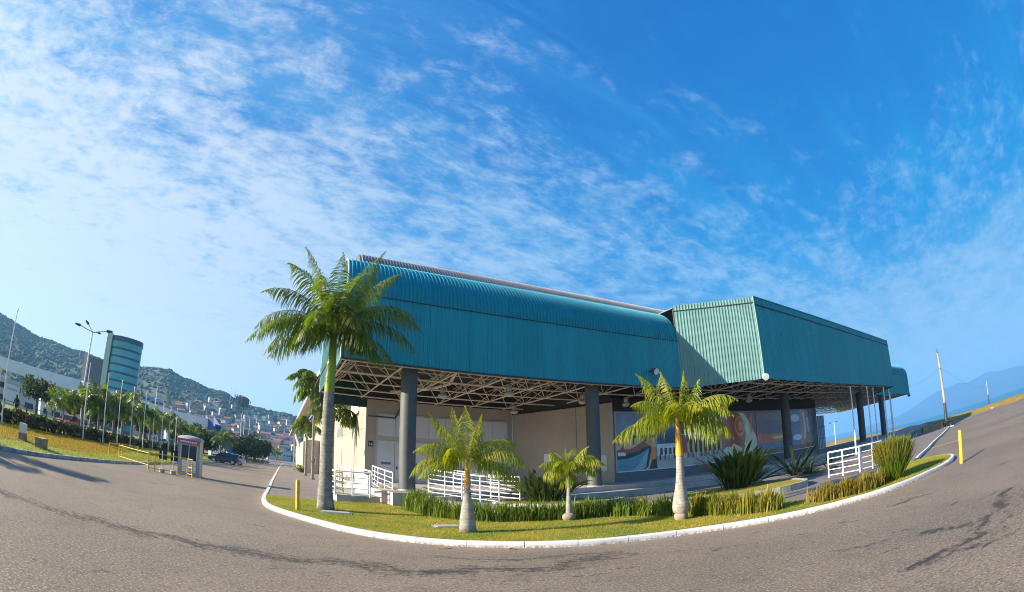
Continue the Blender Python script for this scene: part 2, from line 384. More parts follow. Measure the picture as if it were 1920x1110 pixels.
def thing(name, label, cat, loc=(0, 0, 0), rotz=0, group=None):
    o = bpy.data.objects.new(name, None); COL.objects.link(o); o.empty_display_size = .2
    o.location = loc; o.rotation_euler = (0, 0, rotz)
    return tag(o, label, cat, group)
def tag(o, label, cat, group=None):
    o['label'] = label; o['category'] = cat
    if group: o['group'] = group
    return o
def struct(o, kind='structure'): o['kind'] = kind; return o
def copy_tree(o, parent=None):
    c = o.copy(); COL.objects.link(c)
    if parent: c.parent = parent
    for ch in list(o.children): copy_tree(ch, c)
    return c
def npmesh(name, V, F, m, smooth=False):
    """V (n,3), F (k,3|4) numpy"""
    me = bpy.data.meshes.new(name); k = F.shape[1]
    me.vertices.add(len(V)); me.vertices.foreach_set('co', np.asarray(V, np.float32).ravel())
    me.loops.add(F.size); me.loops.foreach_set('vertex_index', np.asarray(F, np.int32).ravel())
    me.polygons.add(len(F)); me.polygons.foreach_set('loop_start', np.arange(0, F.size, k, dtype=np.int32))
    me.polygons.foreach_set('loop_total', np.full(len(F), k, np.int32))
    if smooth: me.polygons.foreach_set('use_smooth', np.ones(len(F), bool))
    me.materials.append(m); me.update(calc_edges=True); me.validate(); return me
def spline(pts, step=.25, closed=False):
    P = [Vector(p[:2]) for p in pts]; out = []; n = len(P)
    for i in range(n if closed else n - 1):
        if closed: a, b, c, d = P[i - 1], P[i], P[(i + 1) % n], P[(i + 2) % n]
        else: a, b, c, d = P[max(0, i - 1)], P[i], P[i + 1], P[min(n - 1, i + 2)]
        k = max(1, int((c - b).length / step))
        for j in range(k):
            t = j / k
            out.append(.5 * ((2 * b) + (c - a) * t + (2 * a - 5 * b + 4 * c - d) * t * t + (3 * b - a - 3 * c + d) * t ** 3))
    if not closed: out.append(P[-1])
    return out
def offset(pts, w, closed=False):
    out = []; n = len(pts)
    for i in range(n):
        a = pts[i - 1] if (i or closed) else pts[i]; b = pts[(i + 1) % n] if (i < n - 1 or closed) else pts[i]
        d = (b - a).normalized(); out.append(pts[i] + Vector((-d.y, d.x)) * w)
    return out
def flat(name, pts, z, m, kind='structure'):
    from mathutils.geometry import tessellate_polygon
    P3 = [Vector((p[0], p[1], z)) for p in pts]
    fs = []
    for a, b, c in tessellate_polygon([P3]):
        if (P3[b] - P3[a]).cross(P3[c] - P3[a]).z < 0: a, c = c, a
        fs.append((a, b, c))
    me = bpy.data.meshes.new(name); me.from_pydata(P3, [], fs); me.update(); me.materials.append(m)
    o = link(name, me); return struct(o, kind) if kind else o
def inpoly(X, Y, poly):
    inside = np.zeros(X.shape, bool); n = len(poly)
    for i in range(n):
        x0, y0 = poly[i][0], poly[i][1]; x1, y1 = poly[i - 1][0], poly[i - 1][1]
        c = ((y0 > Y) != (y1 > Y)) & (X < (x1 - x0) * (Y - y0) / ((y1 - y0) or 1e-9) + x0)
        inside ^= c
    return inside
def segdist(X, Y, pts):
    D = np.full(X.shape, 1e9)
    for a, b in zip(pts, pts[1:]):
        ax, ay = a[0], a[1]; dx, dy = b[0] - ax, b[1] - ay; L = dx * dx + dy * dy or 1e-9
        t = np.clip(((X - ax) * dx + (Y - ay) * dy) / L, 0, 1)
        D = np.minimum(D, np.hypot(X - ax - t * dx, Y - ay - t * dy))
    return D
def vec(az, d, z=0): return Vector((d * math.sin(R(az)), d * math.cos(R(az)), z))

#@@SETTING
# ------------------------------------------------------------------ ground, road, sea, hills
flat_ground = flat('ground', [(-6000, -3000), (88, -3000), (80, -40), (73, 37), (70, 52), (77, 78), (96, 115), (141, 180), (400, 500), (700, 3000), (-6000, 3000)], -0.06, FIELD)
flat('sea', [(-3000, -10500), (11000, -10500), (11000, 10500), (-3000, 10500)], -1.6, SEA)

KO = [(-88.8, 176.0), (-50, 97.5), (-19.75, 37.3), (-12.75, 23.5), (-9.7, 17.4), (-8.55, 15.3), (-7.8, 14.2), (-7.1, 13.5), (-6.4, 12.95), (-5.15, 12.05), (-3.9, 11.2), (-2.55, 10.62), (-1.2, 10.33), (0, 10.18), (1.3, 10.1), (2.6, 10.15), (4.1, 10.15), (5.6, 9.9), (7.0, 9.68), (8.2, 9.55), (9.4, 9.5), (10.6, 9.65), (11.8, 9.9), (12.9, 10.2), (13.8, 10.65), (14.6, 11.25), (15.15, 11.95), (15.3, 12.7), (15.2, 13.4), (14.7, 13.8)]
kerb_line = spline(KO, .2)
PATHR = [(14.7, 13.8), (16.1, 14.55), (18.1, 16.0), (20.6, 17.7), (24.6, 20.6), (34.5, 27.4), (48, 37)]
LK = [(-11, -8), (-13.6, 2), (-15.2, 8.1), (-15.8, 10.0), (-16.8, 12.4), (-18.6, 16.8), (-19.8, 19.6), (-22.5, 25), (-43, 65), (-67, 112), (-96, 170)]
left_kerb = spline(LK, .4)

def road():
    """near part finely divided and carrying the worn stains as an attribute"""
    xs = np.concatenate([np.arange(-30, -12, .3), np.arange(-12, 12.99, .06), np.arange(13, 30.01, .3)]); ys = np.concatenate([np.arange(-2, 2, .3), np.arange(2, 13, .06), np.arange(13, 34.3, .3)]); xs[-1] = 30; ys[-1] = 34
    X, Y = np.meshgrid(xs, ys); n, m = X.shape
    V = np.stack([X.ravel(), Y.ravel(), np.zeros(X.size)], 1)
    i = np.arange(n * m).reshape(n, m)
    F = np.stack([i[:-1, :-1].ravel(), i[:-1, 1:].ravel(), i[1:, 1:].ravel(), i[1:, :-1].ravel()], 1)
    # outer ring
    q = len(V); ring = np.array([(-30, -2), (30, -2), (30, 34), (-30, 34), (-400, -200), (66, -200), (66, 420), (-400, 420)])
    V = np.vstack([V, np.c_[ring, np.zeros(8)]])
    F = np.vstack([F, [[q, q + 4, q + 5, q + 1], [q + 1, q + 5, q + 6, q + 2], [q + 2, q + 6, q + 7, q + 3], [q + 3, q + 7, q + 4, q]]])
    me = npmesh('road', V, F, ASPH)
    x, y = V[:, 0], V[:, 1]
    wob = .25 * np.sin(x * 1.7 + y) + .15 * np.sin(x * 4.1 - y * 2.3)
    st = np.zeros(len(V)); wob = wob + .35 * np.sin(x * 2.9 + 1.3 * np.sin(y * 3.1)) + .2 * np.sin(x * 7.3 + y * 5.1)
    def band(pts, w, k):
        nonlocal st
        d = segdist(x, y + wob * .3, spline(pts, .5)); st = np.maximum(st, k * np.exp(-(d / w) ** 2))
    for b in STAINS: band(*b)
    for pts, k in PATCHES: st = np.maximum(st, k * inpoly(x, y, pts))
    rr = random.Random(21)
    for _ in range(90):
        cx_, cy_ = rr.uniform(-11, 12), rr.uniform(2.5, 12); an = rr.gauss(.15, .25); L_, w_ = rr.uniform(.1, .55), rr.uniform(.02, .07)
        dx_, dy_ = x - cx_, y - cy_; e1 = (dx_ * math.cos(an) + dy_ * math.sin(an)) / L_; e2 = (dy_ * math.cos(an) - dx_ * math.sin(an)) / w_
        st = np.maximum(st, rr.uniform(.4, .95) * np.exp(-(e1 * e1 + e2 * e2)))
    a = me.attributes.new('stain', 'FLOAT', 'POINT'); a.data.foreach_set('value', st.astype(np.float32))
    d = segdist(x, y, kerb_line[::4]); du = .9 * np.exp(-(d / .42) ** 2) + .25 * np.exp(-(d / 1.3) ** 2)
    a = me.attributes.new('dust', 'FLOAT', 'POINT'); a.data.foreach_set('value', du.astype(np.float32))
    struct(link('road', me))
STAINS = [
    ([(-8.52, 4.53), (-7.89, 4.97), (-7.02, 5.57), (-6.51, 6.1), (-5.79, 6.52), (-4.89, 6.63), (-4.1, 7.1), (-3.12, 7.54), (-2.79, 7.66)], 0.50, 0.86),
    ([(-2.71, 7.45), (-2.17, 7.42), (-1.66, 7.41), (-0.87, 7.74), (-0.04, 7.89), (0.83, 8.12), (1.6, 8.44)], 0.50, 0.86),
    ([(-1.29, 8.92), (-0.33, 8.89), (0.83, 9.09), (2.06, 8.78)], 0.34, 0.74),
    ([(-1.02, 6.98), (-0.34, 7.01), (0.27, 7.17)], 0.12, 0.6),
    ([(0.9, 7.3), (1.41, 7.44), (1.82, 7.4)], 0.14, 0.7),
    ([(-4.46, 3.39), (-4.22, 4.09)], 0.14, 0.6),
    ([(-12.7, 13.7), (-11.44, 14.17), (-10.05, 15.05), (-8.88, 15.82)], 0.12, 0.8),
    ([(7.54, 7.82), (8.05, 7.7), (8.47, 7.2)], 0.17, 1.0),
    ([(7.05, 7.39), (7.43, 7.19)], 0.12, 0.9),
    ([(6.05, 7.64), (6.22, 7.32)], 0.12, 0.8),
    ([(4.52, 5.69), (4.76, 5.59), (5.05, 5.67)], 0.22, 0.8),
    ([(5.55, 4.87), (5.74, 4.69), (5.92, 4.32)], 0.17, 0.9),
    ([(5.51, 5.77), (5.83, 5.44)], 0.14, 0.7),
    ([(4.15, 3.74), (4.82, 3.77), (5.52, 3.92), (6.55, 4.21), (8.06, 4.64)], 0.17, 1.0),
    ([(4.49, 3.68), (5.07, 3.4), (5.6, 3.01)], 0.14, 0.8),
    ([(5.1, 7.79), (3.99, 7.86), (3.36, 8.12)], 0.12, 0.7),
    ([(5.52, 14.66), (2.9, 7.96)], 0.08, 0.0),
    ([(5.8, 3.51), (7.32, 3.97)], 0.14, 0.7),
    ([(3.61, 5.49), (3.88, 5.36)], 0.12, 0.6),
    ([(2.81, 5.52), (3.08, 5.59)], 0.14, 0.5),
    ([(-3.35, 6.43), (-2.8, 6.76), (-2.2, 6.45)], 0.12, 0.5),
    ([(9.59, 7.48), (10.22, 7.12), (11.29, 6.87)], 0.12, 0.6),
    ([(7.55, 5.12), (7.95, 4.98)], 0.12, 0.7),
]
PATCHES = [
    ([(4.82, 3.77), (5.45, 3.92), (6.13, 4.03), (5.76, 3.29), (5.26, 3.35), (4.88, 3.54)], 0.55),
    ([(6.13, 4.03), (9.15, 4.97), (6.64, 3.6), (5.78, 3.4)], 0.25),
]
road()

def kerb(name, line, w, h, m, label, stone=1.0, inner=1):
    t = thing(name, label, 'kerb', (line[0].x, line[0].y, 0))
    acc = 0; seg = [line[0]]; o = Vector((line[0].x, line[0].y, 0)); k = 0
    for a, b in zip(line, line[1:]):
        acc += (b - a).length; seg.append(b)
        far = b.length > 45
        if acc >= (stone * (6 if far else 1)) or b is line[-1]:
            if len(seg) >= 2:
                s2 = list(seg); s2[-1] = s2[-1] + (s2[-2] - s2[-1]).normalized() * .014
                w0 = w * random.uniform(.97, 1.03); hh = h * random.uniform(.97, 1.03)
                prof = [(0, -.05), (0.0, hh - .025), (.02 * inner, hh), ((w0 - .015) * inner, hh), (w0 * inner, hh - .01), (w0 * inner, -.05)]
                mb = MB(); vs = []
                offs = {q: offset(s2, q) for q, _ in prof}
                for j in range(len(s2)):
                    for q, z in prof: p = offs[q][j]; vs.append((p.x - o.x, p.y - o.y, z))
                np_ = len(prof)
                fs = [(j * np_ + i, (j + 1) * np_ + i, (j + 1) * np_ + i + 1, j * np_ + i + 1) for j in range(len(s2) - 1) for i in range(np_ - 1)]
                fs += [tuple(range(np_)), tuple((len(s2) - 1) * np_ + i for i in reversed(range(np_)))]
                mb.add(vs, fs); mb.build('kerb_stone', m, t); k += 1
            seg = [b]; acc = 0
    return t
KERBH = .13
kerb('white_kerb', kerb_line, .17, KERBH, KERB, 'white painted kerb curving round the palm lawn')
kerb('low_kerb', spline(PATHR[1:], .5), .16, .12, KERB, 'straight weathered white kerb running from lawn tip towards the wooden pole', 1.0)
kerb('grey_kerb', left_kerb, .14, .12, mat('worn_kerb', (0.42, 0.40, 0.38), .85, .4, 3), 'worn grey kerb edging the dry grass with flagpoles', 1.0, 1)

# paved forecourt, beds and lawn
inner = offset(kerb_line, -.15) if False else offset(kerb_line, .15)
fore = [p for p in inner] + [Vector(p) for p in PATHR[1:]] + [Vector(p) for p in ((64, 62), (88, 92), (60, 130), (-20, 240))]
flat('forecourt', fore, KERBH - .02, PAVER)
# lawn strip: between kerb and the grass border
LB = [(-9.25, 17.7), (-8.45, 18.1), (-7.4, 18.9), (-5.0, 20.5), (-4.2, 19.2), (-3.3, 18.6), (-1.5, 18.0), (.5, 18.0), (2.8, 17.9), (4.6, 17.2), (5.6, 15.0), (6.6, 13.3), (7.5, 12.0), (8.2, 11.3), (9.4, 11.1), (10.6, 11.9), (11.6, 12.9), (13.2, 13.5), (14.6, 13.7)]
i0 = min(range(len(inner)), key=lambda i: (inner[i] - Vector((-9.4, 17.6))).length)
lawn_poly = inner[i0:] + [Vector(p) for p in spline(LB, .4)][::-1]
flat('lawn', lawn_poly, KERBH + .004, LAWN)
def bed(pts, z, name, label):
    line = spline(pts, .35, True)
    area = sum(a.x * b.y - b.x * a.y for a, b in zip(line, line[1:] + line[:1]))
    if area < 0: line = line[::-1]
    inn = offset(line, .15, True)
    t = thing(name, label, 'raised bed', (line[0].x, line[0].y, 0)); o = line[0]
    n = len(line); per = max(1, n // 24)
    for k in range(0, n, per):
        idx = [j % n for j in range(k, min(k + per, n) + 1)]
        if len(idx) < 2: continue
        A = [line[j] for j in idx]; B = [inn[j] for j in idx]
        A[-1] = A[-1] + (A[-2] - A[-1]).normalized() * .006
        pl = [(p.x - o.x, p.y - o.y) for p in A + B[::-1]]
        MB().prism(pl, 0.05, z).build('edging_stone', CONC, t)
    f = flat('turf', [(p.x - o.x, p.y - o.y) for p in inn], z - .03, LAWN, None); f.parent = t
    return inn
BED2 = [(-.9, 20.5), (.6, 18.9), (1.9, 18.4), (3.0, 18.8), (4.1, 19.5), (4.6, 20.4), (4.0, 21.4), (2.6, 22.0), (.9, 22.3), (-.6, 22.2)]
BED3 = [(5.8, 17.9), (5.4, 16.3), (5.9, 15.15), (6.8, 14.95), (7.8, 14.85), (8.8, 14.7), (9.8, 15.0), (10.7, 15.7), (11.2, 17.1), (11.2, 18.6), (10.6, 19.9), (9.4, 20.5), (7.8, 20.1)]
b2 = bed(BED2, .36, 'raised_bed', 'curved raised lawn bed with concrete edging beside the middle ramp railing')
b3 = bed(BED3, .34, 'raised_bed', 'curved raised lawn bed with concrete edging behind the orange-necked palm')

# left side: grass field and avenue beyond hedge
fld = left_kerb
fl = offset(fld, .15)
DRYP = spline([(-26.5, 10.5), (-29.7, 18.6), (-33.6, 24.7), (-37.2, 33.0), (-32.9, 32.0), (-24.5, 22.5), (-21.3, 17.2), (-20.6, 14.5), (-19.8, 12.0), (-18.6, 8.5), (-19, 4), (-25, 3)], .5, True)
flat('dry_grass', DRYP, .09, mat('golden_grass', (0.36, 0.18, 0.008), .95, .5, .6, col2=(0.22, 0.17, 0.008)))
flat('grass_field', [p for p in fl] + [Vector(p) for p in ((-120, 170), (-70, 68), (-31, 12), (-26, -8))], .08, FIELD)
PR0, PRD = Vector((-27.4, 14.6)), Vector((-.452, .892)); PRN = Vector((-.892, -.452))
def pr(s, o, z=0): q = PR0 + PRD * s + PRN * o; return Vector((q.x, q.y, z))
flat('avenue', [pr(-60, 6), pr(170, 6), pr(170, 18), pr(-60, 18)], .45, ASPH)
flat('verge', [pr(-60, 2.5), pr(170, 2.5), pr(170, 5.8), pr(-60, 5.8)], .40, FIELD)
flat('verge', [pr(-60, 18.1), pr(170, 18.1), pr(170, 60), pr(-60, 60)], .44, FIELD)

def bank():
    line = spline([(90, -300), (80, -40), (73, 37), (70, 52), (77, 78), (96, 115), (141, 180), (230, 290)], 3)
    offs = [(-4.5, -.06), (-1, .25), (3, .48), (6, .58), (10, .35), (13, .0), (16, -1.8)]
    L = [offset(line, -o) for o, _ in offs]; V = []; F = []
    for i in range(len(line)):
        for j, (o, z) in enumerate(offs):
            p = L[j][i]; V.append((p.x + random.uniform(-.5, .5), p.y, z * (1 + random.uniform(-.35, .35) * (z > .1))))
    m = len(offs)
    for i in range(len(line) - 1):
        for j in range(m - 1): F.append((i * m + j, i * m + j + 1, (i + 1) * m + j + 1, (i + 1) * m + j))
    struct(link('shore_bank', npmesh('shore_bank', np.array(V), np.array(F), BANKM, True)))
bank()

def ridge(name, prof, d0, d1, d2, m, rough, step=.25, rows=14, seed=1):
    """terrain: foot at d0, crest at d1 with the given elevation profile, back foot at d2"""
    r = np.random.default_rng(seed); az = np.arange(prof[0][0], prof[-1][0] + 1e-6, step)
    el = np.interp(az, [p[0] for p in prof], [p[1] for p in prof])
    jag = np.convolve(r.normal(0, 1, len(az) + 8), np.ones(3) / 3, 'same')[:len(az)]
    V = []; n = len(az)
    ts = list(np.linspace(0, 1, rows)) + [1.5, 2]
    low = [np.convolve(r.normal(0, 1, n + 40), np.hanning(25) / 6, 'same')[:n] for _ in ts]
    for k, t in enumerate(ts):
        d = d0 + (d1 - d0) * t if t <= 1 else d1 + (d2 - d1) * (t - 1)
        dd = d + (low[k] * (d1 - d0) * .03 if 0 < t < 1 else 0)
        zt = np.tan(np.radians(el)) * d1 + HC
        if t <= 1: z = zt * (t ** 1.1) * (1 + (low[k] * .06 if 0 < t < 1 else 0))
        else: z = zt * (2 - t)
        z = z + jag * rough * (1 if t == 1 else .3 * (t > 0)) - (3 if t == 0 or t == 2 else 0)
        V.append(np.stack([dd * np.sin(np.radians(az)), dd * np.cos(np.radians(az)), z], 1))
    V = np.concatenate(V); i = np.arange(len(ts) * n).reshape(len(ts), n)
    F = np.stack([i[:-1, :-1].ravel(), i[1:, :-1].ravel(), i[1:, 1:].ravel(), i[:-1, 1:].ravel()], 1)
    struct(link(name, npmesh(name, V, F, m, True)))
    return az, el
HP = [(-125, 5.5), (-105, 7), (-85, 9), (-70, 8.6), (-64.2, 7.9), (-61, 7.5), (-58.8, 7.1), (-56.6, 7.2), (-54, 7.0), (-52.2, 7.2), (-50, 6.9), (-47, 7.3), (-44.6, 7.3), (-42.5, 7.7), (-41.2, 7.75), (-39.8, 7.2), (-38.4, 7.1), (-36.3, 6.6), (-34.4, 6.5), (-32.5, 5.7), (-31, 5.45), (-28.5, 5.2), (-26.5, 5.15), (-25, 4.8), (-20, 4.2), (-14, 2.5), (-8, 1.0), (-3, .2)]
HD0, HD1 = 420, 900
ridge('hill', HP, HD0, HD1, 1250, HILLM, 1.5, .25, 16, 3)
MP = [(-12, .2), (20, .3), (34, .35), (40, .45), (44, .8), (45.8, .95), (46.9, 1.2), (48, 1.5), (49, 1.85), (50.1, 2.2), (50.8, 2.35), (51.5, 2.52), (52.4, 2.5), (53.2, 2.62), (54, 2.58), (55, 2.3), (55.8, 2.45), (56.8, 2.65), (58, 2.72), (58.8, 2.5), (59.7, 2.36), (61, 2.25), (62.6, 2.0), (65, 2.1), (72, 1.5), (85, 2.2), (100, 1.4), (118, .6), (125, .1)]
ridge('mountains', MP, 6300, 7000, 7800, MOUNT, 2.5, .15, 7, 5)

def forest():
    """tree crowns over the hillside as lumps"""
    r = np.random.default_rng(11); bm = bmesh.new(); bmesh.ops.create_icosphere(bm, subdivisions=1, radius=1)
    v0 = np.array([v.co[:] for v in bm.verts]); f0 = np.array([[v.index for v in f.verts] for f in bm.faces]); bm.free()
    N = 5200; az = r.uniform(-70, -16, N); t = 1 - r.uniform(0, 1, N) ** 1.3 * .98
    az[:900] = r.uniform(-70, -20, 900); t[:900] = r.uniform(.97, 1.0, 900)
    el = np.interp(az, [p[0] for p in HP], [p[1] for p in HP])
    d = HD0 + (HD1 - HD0) * t; z = (np.tan(np.radians(el)) * HD1 + HC) * t ** 1.1
    keep = (t > .75) | (az < -46) | (r.uniform(0, 1, N) < .35); az, d, z, t = az[keep], d[keep], z[keep], t[keep]
    n = len(az); sc = r.uniform(2.0, 4.6, (n, 1)) * np.array([1, 1, .8]); V = v0[None] * sc[:, None, :] * (1 + r.normal(0, .16, (n, len(v0), 1)))
    c = np.stack([d * np.sin(np.radians(az)), d * np.cos(np.radians(az)), z + 1.0], 1); V = V + c[:, None, :]
    F = f0[None] + (np.arange(n) * len(v0))[:, None, None]
    o = struct(link('hill_forest', npmesh('hill_forest', V.reshape(-1, 3), F.reshape(-1, 3), FORESTM, True)), 'stuff')
    o['label'] = 'dense dark forest covering the hillside'
forest()

# haze
hm = bpy.data.materials.new('haze'); hm.use_nodes = True; ht = NT(hm.node_tree); ht.n.clear()
ho = ht.add('ShaderNodeOutputMaterial'); hv = ht.add('ShaderNodeVolumePrincipled')
hv.inputs['Color'].default_value = (0.26, 0.60, 1.0, 1); hv.inputs['Density'].default_value = 0.00021; hv.inputs['Anisotropy'].default_value = 0.2
ht.link(hv.outputs[0], ho.inputs['Volume'])
hz = MB().box(-9000, 11500, -11500, 11500, -4.5, 360).build('haze', hm); struct(hz, 'stuff')
# ------------------------------------------------------------------ the hall
K = .77
ROT = R(27.35); HB = Vector((-5.99 * K, 27.45 * K, 0))
U = Vector((math.cos(ROT), math.sin(ROT), 0)); D = Vector((-math.sin(ROT), math.cos(ROT), 0))
def zz(z): return HC + (z - HC) * K
ZB, ZS, ZT, ZF = zz(7.5), zz(11.3), zz(14.32), zz(.42)   # fascia foot, seam, top, floor
UL, UR = -4.2 * K, 21.05 * K
YF = -1.0 * K                                              # fascia plane (local y)
hall = thing('exhibition_hall', 'large teal ribbed metal hall with deep open canopy on grey columns', 'building', HB, ROT)
PITCHR = .197
def rib_profile(length, pitch=PITCHR, depth=.035):
    """offsets (along, out) of trapezoid ribs over a sheet"""
    n = max(1, round(length / pitch)); p = length / n; out = []
    for i in range(n):
        a = i * p; out += [(a, 0), (a + .55 * p, 0), (a + .66 * p, depth), (a + .90 * p, depth)]
    out.append((length, 0)); return out
def sheet(p0, p1, z0, z1, name, m, parent=hall, lap=.010, tilt=0, depth=.035):
    """ribbed upright sheet between two plan points (outer face on the right of p0->p1)"""
    p0, p1 = Vector(p0), Vector(p1); L = (p1 - p0).length; d = (p1 - p0) / L; n = Vector((d.y, -d.x))
    pr_ = rib_profile(L - lap, depth=depth); mb = MB(); V = []
    for a, o in pr_:
        q = p0 + d * a + n * o; V += [(q.x, q.y, z0), (q.x, q.y, z1)]
    k = len(pr_)
    mb.add(V, [(2 * i, 2 * i + 2, 2 * i + 3, 2 * i + 1) for i in range(k - 1)])
    o = mb.build(name, m, parent)
    return o
def sheets(p0, p1, z0, z1, w, name, m, lips=True):
    p0, p1 = Vector(p0), Vector(p1); n = max(1, round((p1 - p0).length / w))
    for i in range(n):
        a = p0.lerp(p1, i / n); b = p0.lerp(p1, (i + 1) / n)
        j = random.uniform(-.006, .006)
        sheet(a, b, z0 + j, z1, name, m)
# front fascia and curved roof, far wing too
def vault(u0, u1, y, zlow, zc, r, w, name, m, back):
    n = max(1, round((u1 - u0) / w)); du = (u1 - u0) / n
    prof = rib_profile(du - .004, depth=.06); K2 = 14; V = []
    for a, o in prof:
        for k in range(K2 + 2):
            if k <= K2:
                t = math.pi / 2 * k / K2; yy = y + r - (r + o) * math.cos(t); z = zc + (r + o) * math.sin(t)
            else: yy = y + r + back; z = zc + r + o
            V.append((a, yy, z))
    mm = K2 + 2; c = len(prof)
    F = [(i * mm + j, (i + 1) * mm + j, (i + 1) * mm + j + 1, i * mm + j + 1) for i in range(c - 1) for j in range(mm - 1)]
    me = MB(); me.add(V, F); me = me.mesh(name, m)
    for i in range(n): link(name, me, hall, (u0 + i * du, 0, random.uniform(-.004, .004)))
RV = ZT - ZS
MB().box(UL + .12, UR, YF + .07, YF + .10, ZB + .06, ZS - .05).build('backing_sheet', DARKMETAL, hall)
MB().prism([(UR + .05, YF + .12), (26.14 * K, -5.7 * K + .1), (67 * K, -4.44 * K + .1), (73 * K, 2 * K + .1), (73 * K - .1, 2 * K + .16), (67 * K - .05, -4.44 * K + .16), (26.14 * K, -5.7 * K + .16), (UR + .05, YF + .18)], ZB + .06, ZT - .2).build('backing_sheet', DARKMETAL, hall)
sheets((UL, YF), (UR, YF), ZB, ZS - .015, 1.97, 'cladding_panel', TEAL)
vault(UL, UR, YF, ZB, ZS, RV, 1.97, 'roof_panel', TEALROOF, 4.5)
MB().box(UL, UR, YF - .05, YF - .002, ZS - .035, ZS - .005).build('seam_flashing', DARKMETAL, hall)
MB().box(UL - .02, UR, YF - .05, YF + .03, ZB - .06, ZB + .02).build('lower_trim', DARKMETAL, hall)
BX0 = (26.14 * K, -5.7 * K); BX1 = (67.0 * K, -4.44 * K); FWY = 2.0 * K; FW0, FW1 = 73 * K, 100 * K
sheets((FW0, FWY), (FW1, FWY), ZB, ZS, 4, 'cladding_panel', TEAL)
vault(FW0, FW1, FWY, ZB, ZS, RV, 4, 'roof_panel', TEALROOF, 3)
# projecting box
sheets((UR, YF), BX0, ZB - .04, ZT, 1.77, 'cladding_panel', mat('pale_teal_cladding', (0.15, 0.29, 0.27), .45, .12, .8))
sheets(BX0, BX1, ZB - .04, ZT, 3.15, 'cladding_panel', TEAL)
sheets(BX1, (FW0, FWY), ZB - .04, ZT, 3.1, 'cladding_panel', TEAL)
def seg_strip(p0, p1, z0, z1, w, name, m):
    MB().obox(p0, p1, w, z0, z1).build(name, m, hall)
def out(p, q, o):
    d = (Vector(q) - Vector(p)).normalized(); return Vector(p) + Vector((d.y, -d.x)) * o, Vector(q) + Vector((d.y, -d.x)) * o
a, b = out((UR, YF), BX0, .03); seg_strip(a, b, ZT - .40, ZT - .36, .06, 'seam_flashing', DARKMETAL)
a, b = out(BX0, BX1, .04); seg_strip(a, b, ZT - .52, ZT - .46, .08, 'seam_flashing', DARKMETAL)
a, b = out(BX0, BX1, .02); seg_strip(a, b, ZT + .001, ZT + .06, .10, 'roof_edge', TEAL)
MB().tube((BX0[0], BX0[1] - .03, ZB - .04), (BX0[0], BX0[1] - .03, ZT + .03), .05).build('corner_trim', MATS['pale_teal_cladding'], hall)
MB().prism([(UR, YF + .1), (BX0[0], BX0[1] + .1), (BX1[0], BX1[1] + .1), (FW0, FWY), (FW0, 12), (UR, 12)], ZT - .15, ZT - .1).build('box_roof', GREYROOF, hall)
# left gable end: ribbed panel following the curved profile
def gable(u, side, y0, ydeep, name, m):
    pts = [(y0, ZB)] + [(y0 + RV - RV * math.cos(t), ZS + RV * math.sin(t)) for t in np.linspace(0, math.pi / 2, 12)] + [(ydeep, ZT), (ydeep, ZB)]
    mb = MB(); n = len(pts)
    A = [(u, p[0], p[1]) for p in pts]; B = [(u + .1 * side, p[0], p[1]) for p in pts]
    mb.add(A + B, [tuple(range(n)), tuple(range(2 * n - 1, n - 1, -1))] + [(i, (i + 1) % n, n + (i + 1) % n, n + i) for i in range(n)])
    mb.build(name, m, hall)
    q = MB(); q.path([(u - .03 * side, p[0], p[1]) for p in pts[:13]], .05); q.build('gable_trim', TRIM, hall)
    k = int((ydeep - y0) / .4)
    for i in range(1, k):                      # rib caps on the end
        y = y0 + i * .4; top = ZT if y > y0 + RV else ZS + math.sqrt(max(0, RV * RV - (y0 + RV - y) ** 2))
        MB().box(u - .03 * side if side > 0 else u, u if side > 0 else u - .03 * side, y, y + .07, ZB + .02, top - .05).build('end_rib', m, hall)
PALETEAL = mat('light_teal_panel', (0.15, 0.33, 0.33), .5, .1, 1)
gable(UL, 1, YF, 13.5 * K, 'end_panel', PALETEAL)
gable(FW1, -1, FWY, 22 * K, 'end_panel', TEAL)
MB().obox((UL - .05, YF), (UL - .05, 13.5 * K), .05, zz(8.7), zz(8.75)).build('seam_flashing', DARKMETAL, hall)
# dark green back cladding left of the entrance, grey vault behind
MB().box(UL + .1, .0, 13.5 * K, 13.5 * K + .12, zz(6.72), ZT - .3).build('back_cladding', DGREEN, hall)
vault(UL + 1.2, 29.6 * K, 6 * K, ZT, zz(15.0), 3 * K, 1.97, 'roof_panel', GREYROOF, 9)
MB().box(UL + 1.2, 29.6 * K, 6 * K + .02, 6 * K + .1, ZT - .1, zz(15.02)).build('upper_wall', GREYROOF, hall)
gy = 6 * K
MB().prism([(0, 0), (1, 0)], 0, 1) if False else None
def vault_end(u):
    r = 3 * K; pts = [(gy, ZT)] + [(gy + r - r * math.cos(t), zz(15) + r * math.sin(t)) for t in np.linspace(0, math.pi / 2, 10)] + [(gy + r + 9, zz(15) + r), (gy + r + 9, ZT)]
    mb = MB(); n = len(pts); mb.add([(u, a, b) for a, b in pts] + [(u + .08, a, b) for a, b in pts], [tuple(range(n)), tuple(range(2 * n - 1, n - 1, -1))] + [(i, (i + 1) % n, n + (i + 1) % n, n + i) for i in range(n)])
    mb.build('vault_end', COLM, hall)
vault_end(UL + 1.18); vault_end(29.6 * K + .02)
